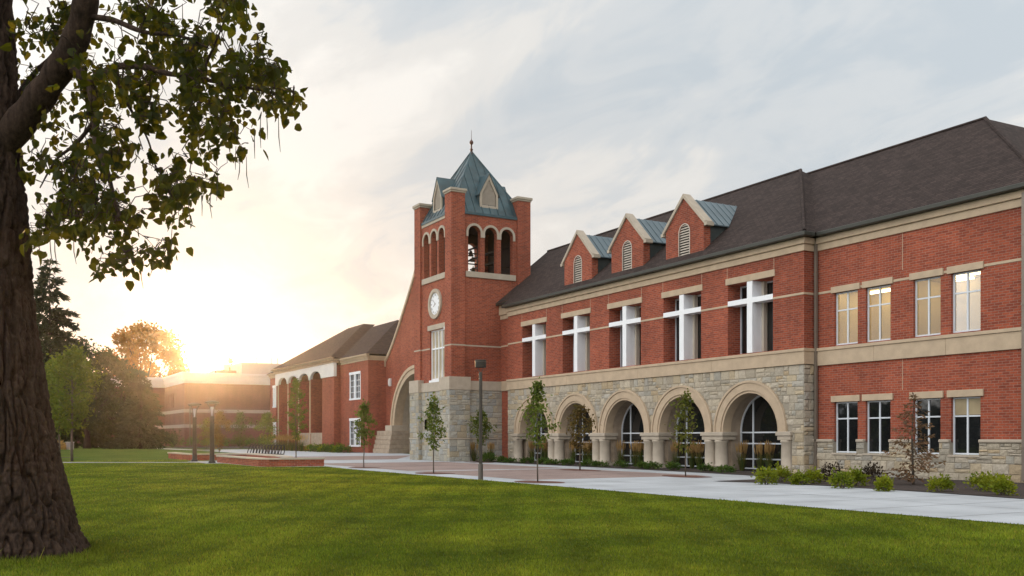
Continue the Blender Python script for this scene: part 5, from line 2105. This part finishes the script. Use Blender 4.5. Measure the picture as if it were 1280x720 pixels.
# ------------------------------------------------------------------ the big catalpa in the foreground
def P3(px, py, s):
    t = (px - 640) / 1207.0
    return Vector(((-.871 + .491 * t) * s, (.491 + .871 * t) * s, 1.7 + s * (547 - py) / 1207.0))


CT = thing('catalpa_tree', 'huge near tree with furrowed bark, drooping heart shaped leaves and thin hanging pods', 'tree', (-15.95, .6, 0))
DT = 14.2
ctr = [(0, 4, 1.03), (.25, 4, .95), (.9, 6, .84), (2.2, -4, .71), (4.0, -16, .61), (5.8, -22, .54), (8.0, -25, .45), (10.5, -16, .34), (13.5, -8, .16)]


def trunk_at(z):
    for (z0, p0, r0), (z1, p1, r1) in zip(ctr[:-1], ctr[1:]):
        if z <= z1:
            f = (z - z0) / (z1 - z0)
            return p0 + (p1 - p0) * f, r0 + (r1 - r0) * f
    return ctr[-1][1:]


NT, zs_ = 420, list(np.linspace(0, 3.2, 150)) + list(np.linspace(3.24, 7.6, 130)) + list(np.linspace(7.7, 13.4, 30))
vs, fs = [], []
for z in zs_:
    p, r = trunk_at(z)
    c = P3(p, 547, DT)
    for k in range(NT):
        a = 2 * PI * k / NT
        ca, sa = math.cos(a), math.sin(a)
        w = noise.noise(Vector((ca * 1.6, sa * 1.6, z * .5))) * .35
        q = Vector((ca * r * 9.0 + w, sa * r * 9.0 + w, z * 1.5 + 9))
        n1 = noise.noise(q)
        n2 = noise.noise(Vector((ca * r * 15, sa * r * 15, z * 2.6 + 4)))
        furrow = -.115 * math.exp(-(n1 / .12) ** 2) - .030 * math.exp(-(n2 / .12) ** 2) + .02 * noise.noise(Vector((ca * r * 30, sa * r * 30, z * 14)))
        flare = math.exp(-z / .42) * (.13 + .17 * max(0, math.cos(3 * a + .7)) + .12 * max(0, math.cos(5 * a + 2)))
        n3 = noise.noise(Vector((ca * r * 4 + 7, sa * r * 4, z * 5.5)))
        furrow -= .03 * math.exp(-(n3 / .08) ** 2)
        lump = .05 * noise.noise(Vector((ca * 1.1, sa * 1.1, z * .7 + 30)))
        rr = r * (1 + lump) + furrow + flare * .85
        vs.append((c.x + ca * rr, c.y + sa * rr, z - (.03 if z == 0 else 0)))
for i in range(len(zs_) - 1):
    for k in range(NT):
        j = (k + 1) % NT
        fs.append((i * NT + k, i * NT + j, (i + 1) * NT + j, (i + 1) * NT + k))
mb = MB()
mb.add(vs, fs)
mb.build('trunk', 'bark', CT, smooth=True, fix=False)


def smooth_path(pts, n=5):
    out = []
    m_ = len(pts)
    for i in range(m_ - 1):
        p0, p1, p2, p3 = pts[max(0, i - 1)], pts[i], pts[i + 1], pts[min(m_ - 1, i + 2)]
        for k in range(n):
            t = k / n
            out.append(.5 * ((2 * p1) + (p2 - p0) * t + (2 * p0 - 5 * p1 + 4 * p2 - p3) * t * t + (3 * p1 - p0 - 3 * p2 + p3) * t ** 3))
    out.append(pts[-1])
    return out


def limb(path, r0, r1, name='limb', k=10):
    pts = smooth_path([P3(*p) for p in path])
    n = len(pts)
    mb = MB()
    rnd = random.Random(n)
    mb.tube(pts, [(r0 + (r1 - r0) * i / (n - 1)) * (1 + .08 * math.sin(i * 1.7)) for i in range(n)], k)
    mb.build(name, 'bark', CT, smooth=True)
    return pts


TW_ = []
TW_ += limb([(-8, 200, 14.2), (28, 150, 14.0), (62, 105, 13.8), (92, 55, 13.6), (108, 0, 13.4), (118, -70, 13.2), (140, -180, 12.8)], .23, .13, k=14)
TW_ += limb([(80, 78, 13.7), (100, 92, 13.6), (113, 108, 13.5), (119, 145, 13.4), (121, 180, 13.3), (132, 208, 13.2), (141, 240, 13.1), (150, 275, 13.0)], .085, .018)
TW_ += limb([(110, 106, 13.5), (124, 94, 13.4), (148, 83, 13.3), (180, 84, 13.2), (210, 92, 13.1), (245, 97, 12.9), (285, 106, 12.7), (322, 112, 12.6), (345, 118, 12.5)], .06, .010)
TW_ += limb([(145, 84, 13.3), (152, 115, 13.5), (168, 145, 13.7), (185, 175, 13.9), (196, 215, 14.0)], .03, .008)
TW_ += limb([(250, 97, 12.9), (262, 70, 12.8), (275, 40, 12.7), (285, 12, 12.6)], .022, .006)
TW_ += limb([(119, 150, 13.4), (95, 180, 13.7), (70, 200, 13.9), (50, 235, 14.1)], .035, .008)
TW_ += limb([(20, 158, 14.2), (18, 130, 14.6), (40, 95, 15.0), (70, 60, 15.2), (60, 10, 15.4)], .06, .02)
TW_ += limb([(100, 20, 13.5), (140, 25, 13.3), (180, 40, 13.0), (225, 45, 12.8), (260, 60, 12.6)], .05, .01)
TW_ += limb([(-20, 120, 14.2), (-90, 40, 14.5), (-180, -60, 15), (-300, -160, 15.5)], .2, .05)
TW_ += limb([(-16, 0, 14.2), (60, -120, 14.6), (160, -230, 15), (280, -300, 15.4)], .2, .04)
TW_ += limb([(-16, -60, 14.2), (-80, -200, 13), (-160, -330, 12.2)], .17, .04)

POLY = [(16, -30), (240, -30), (228, 20), (246, 40), (258, 10), (262, -30), (300, -30), (312, 25), (330, 42), (350, 76), (360, 105), (386, 124), (380, 138), (366, 138), (352, 156), (340, 140), (318, 148), (316, 180), (302, 205), (282, 218), (266, 246), (236, 242), (224, 262), (226, 292), (210, 326), (190, 322), (176, 340), (164, 356), (150, 340), (122, 348), (118, 336), (138, 322), (132, 292), (108, 312), (92, 300), (60, 298), (42, 318), (35, 300), (36, 200), (20, 120)]


def inside(p, poly):
    x, y = p
    c = False
    for i in range(len(poly)):
        (x0, y0), (x1, y1) = poly[i], poly[i - 1]
        if (y0 > y) != (y1 > y) and x < (x1 - x0) * (y - y0) / (y1 - y0) + x0:
            c = not c
    return c


def big_leaves(P, size, rng):
    """heart shaped leaves, folded on the midrib, hanging; two five-cornered halves each"""
    n = len(P)
    d = rng.normal(size=(n, 3)) * .55
    d[:, 2] -= .75
    d /= np.linalg.norm(d, axis=1)[:, None]
    r = rng.normal(size=(n, 3))
    s = np.cross(d, r)
    s /= np.linalg.norm(s, axis=1)[:, None]
    nn = np.cross(s, d)
    L = (size * rng.uniform(.6, 1.3, n))[:, None]
    half = [(0, .0, 0), (.28, -.02, .06), (.40, .30, .10), (.24, .68, .05), (0, 1, -.10)]
    q = np.empty((n, 2, 5, 3))
    for h, sg in ((0, 1), (1, -1)):
        for k, (a, b, c) in enumerate(half):
            q[:, h, k] = P + s * L * a * sg + d * L * b + nn * L * c
    return q.reshape(-1, 3)


rng = np.random.default_rng(5)
rnd = random.Random(5)
pts, anch = [], []
while len(anch) < 720:
    px, py = rnd.uniform(10, 390), rnd.uniform(-30, 360)
    if not inside((px, py), POLY):
        continue
    g_ = noise.noise(Vector((px * .022, py * .022, 3.3)))
    if g_ < -.05 and rnd.random() < .88:
        continue
    s = 13.4 + rnd.uniform(-1.6, 1.9)
    # the big limb stays clear on the near side
    lx = 28 + (150 - py) * .53
    if abs(px - lx) < 24 and py < 190:
        s = rnd.uniform(14.6, 15.6)
    if px < lx - 20 and py < 140 and rnd.random() < .5:
        continue
    anch.append((px, py, s))
twig = MB()
_limbs = np.array([tuple(p) for p in TW_])
anch.sort(key=lambda q: float(np.min(np.linalg.norm(_limbs - np.array(tuple(P3(*q))), axis=1))))
tw_arr = np.array([tuple(p) for p in TW_])
for (px, py, s) in anch:
    c = P3(px, py, s)
    m_ = rnd.choice((4, 5, 6, 6))
    for k in range(m_):
        pts.append((c.x + rnd.gauss(0, .085), c.y + rnd.gauss(0, .085), c.z + rnd.gauss(0, .07)))
    dd_ = np.linalg.norm(tw_arr - np.array(tuple(c)), axis=1)
    b = Vector(tw_arr[int(np.argmin(dd_))])
    e = c + Vector((0, 0, .05))
    j = [Vector((rnd.gauss(0, .06), rnd.gauss(0, .06), rnd.gauss(0, .05))) for _ in range(3)]
    path = [b] + [b.lerp(e, f) + j[i] + Vector((0, 0, .07 * math.sin(PI * f))) for i, f in enumerate((.25, .5, .75))] + [e]
    tip = [tuple(path[2])]
    twig.tube(path, [.008, .007, .006, .005, .003], 4)
    tw_arr = np.vstack([tw_arr, np.array([tuple(path[2]), tuple(path[3]), tuple(path[4])])])
# the rest of the crown, above and to the left of the picture
for k in range(420):
    px, py, s = rnd.uniform(-620, 330), rnd.uniform(-720, -20), rnd.uniform(10.5, 18)
    e = ((px + 120) / 500) ** 2 + ((py + 300) / 430) ** 2
    if e > 1:
        continue
    c = P3(px, py, s)
    for q in range(6):
        pts.append((c.x + rnd.gauss(0, .18), c.y + rnd.gauss(0, .18), c.z + rnd.gauss(0, .15)))
    if False:
        b = Vector(tw_arr[int(np.argmin(np.linalg.norm(tw_arr - np.array(tuple(c)), axis=1)))])
        twig.tube([b, b.lerp(c, .5) + Vector((0, 0, .1)), c], [.03, .02, .006], 5)
twig.build('twig', 'bark', CT, fix=False)['kind'] = 'stuff'
P = np.array(pts)
ql = big_leaves(P, .128, rng)
quads_mesh('crown', ql, 5, 'leaf_catalpa', CT, cols=np.repeat(tints(len(P), rng, .25), 2, 0))
for (px, py, L) in [(215, 292, .42), (308, 203, .36), (326, 150, .36), (348, 152, .40), (333, 146, .30), (191, 322, .28), (176, 332, .30), (92, 300, .34), (62, 298, .34), (68, 296, .4), (264, 240, .38), (251, 243, .30), (237, 243, .36), (229, 250, .36), (300, 205, .22), (272, 225, .30), (118, 290, .3), (295, 190, .25), (228, 12, .3), (254, 40, .2), (206, 318, .26), (318, 168, .33)]:
    p = P3(px, py, 12.6 + rnd.uniform(0, 1.2))
    mb = MB()
    mb.tube([p + Vector((0, 0, .08)), p - Vector((rnd.uniform(-.02, .02), rnd.uniform(-.02, .02), L * .5)), p - Vector((rnd.uniform(-.04, .04), rnd.uniform(-.04, .04), L))], [.004, .007, .003], 5)
    mb.build('seed_pod', 'pod', CT)

# ------------------------------------------------------------------ grass blades (one mass)
rng = np.random.default_rng(11)
n = 900000
az = rng.uniform(-.62, .60, n)                      # round the viewing direction, wider than the picture
rr = 8.5 * (78 / 8.5) ** (rng.uniform(0, 1, n) ** .82)
fx, fy = -.871, .491
X = rr * (fx * np.cos(az) + .491 * np.sin(az))
Y = rr * (fy * np.cos(az) + .871 * np.sin(az))
# keep off paving
keep = Y < np.where(X > -50, EDGE - .02, np.where(X > -54.6, 17.85 + (-50 - X) * .1, 14.6))
keep &= ~((X < -64.4) & (X > -72) & (Y > 13.5))
pathx = -67.6 - (14.2 - Y) * .56
keep &= ~((np.abs(X - (pathx)) < 1.2) & (Y < 14.3) & (Y > -3))
keep &= (np.hypot(X + 15.95, Y - .6) > .85)
X, Y, rr = X[keep], Y[keep], rr[keep]
n = len(X)
patch = np.array([noise.noise(Vector((x * .35, y * .35, 7))) + .5 * noise.noise(Vector((x * 1.4, y * 1.4, 2))) + .55 * noise.noise(Vector((x * 5.5, y * 5.5, 4))) for x, y in zip(X[::1], Y[::1])])
h = rng.uniform(.022, .050, n) * (1 + .4 * patch)
near_t = np.hypot(X + 15.95, Y - .6) < 1.55
h[near_t] *= rng.uniform(1.2, 2.6, near_t.sum())
stray = rng.uniform(0, 1, n) < .004
h[stray] *= 1.9
wd = (.0028 + rr * .00034) * rng.uniform(.7, 1.3, n)
a = rng.uniform(0, 6.28, n)
lean = rng.uniform(.1, .9, n) * h
b = a + rng.normal(0, .8, n) + PI / 2
v = np.empty((n, 3, 3))
v[:, 0] = np.stack([X - np.cos(a) * wd, Y - np.sin(a) * wd, np.zeros(n)], 1)
v[:, 1] = np.stack([X + np.cos(a) * wd, Y + np.sin(a) * wd, np.zeros(n)], 1)
v[:, 2] = np.stack([X + np.cos(b) * lean, Y + np.sin(b) * lean, h], 1)
lines = .10 * np.sin((X * .5 + Y * .87) * 2 * PI / 1.1 + patch)
cb = (rng.uniform(.6, 1.4, n) * (1 + .45 * patch + lines))[:, None] * np.ones((1, 3))
warm = np.clip((np.sin(X * .16 + 1.0) + np.sin(Y * .33 + X * .07)) * .5 + .3 * patch, 0, 1)[:, None]
cb = cb * (1 + warm * np.array([.38, .16, .10]))
dry = (rng.uniform(0, 1, n) < .05 + .10 * (patch > .35))
cb[dry] *= np.array([1.9, 1.25, 2.2])
quads_mesh('grass', v.reshape(-1, 3), 3, 'blade', None, (0, 0, 0), cols=np.clip(cb, .2, 2.2))
tag(bpy.data.objects['grass'], kind='stuff')


# ------------------------------------------------------------------ air volume added to imitate glare round the sun
def build_glare_haze():
    mb = MB()
    mb.box(-460, 60, -160, 170, -1.0, 48)
    m = bpy.data.materials.new('glare_haze')
    m.use_nodes = True
    nt = m.node_tree
    nt.nodes.clear()
    out = N(nt, 'ShaderNodeOutputMaterial')
    v = N(nt, 'ShaderNodeVolumePrincipled')
    v.inputs['Color'].default_value = (1.0, 0.93, 0.84, 1)
    v.inputs['Density'].default_value = 0.0001
    v.inputs['Anisotropy'].default_value = 0.93
    nt.links.new(v.outputs[0], out.inputs['Volume'])
    M['glare_haze'] = m
    o = mb.build('glare_haze', 'glare_haze')
    o['kind'] = 'stuff'


build_glare_haze()
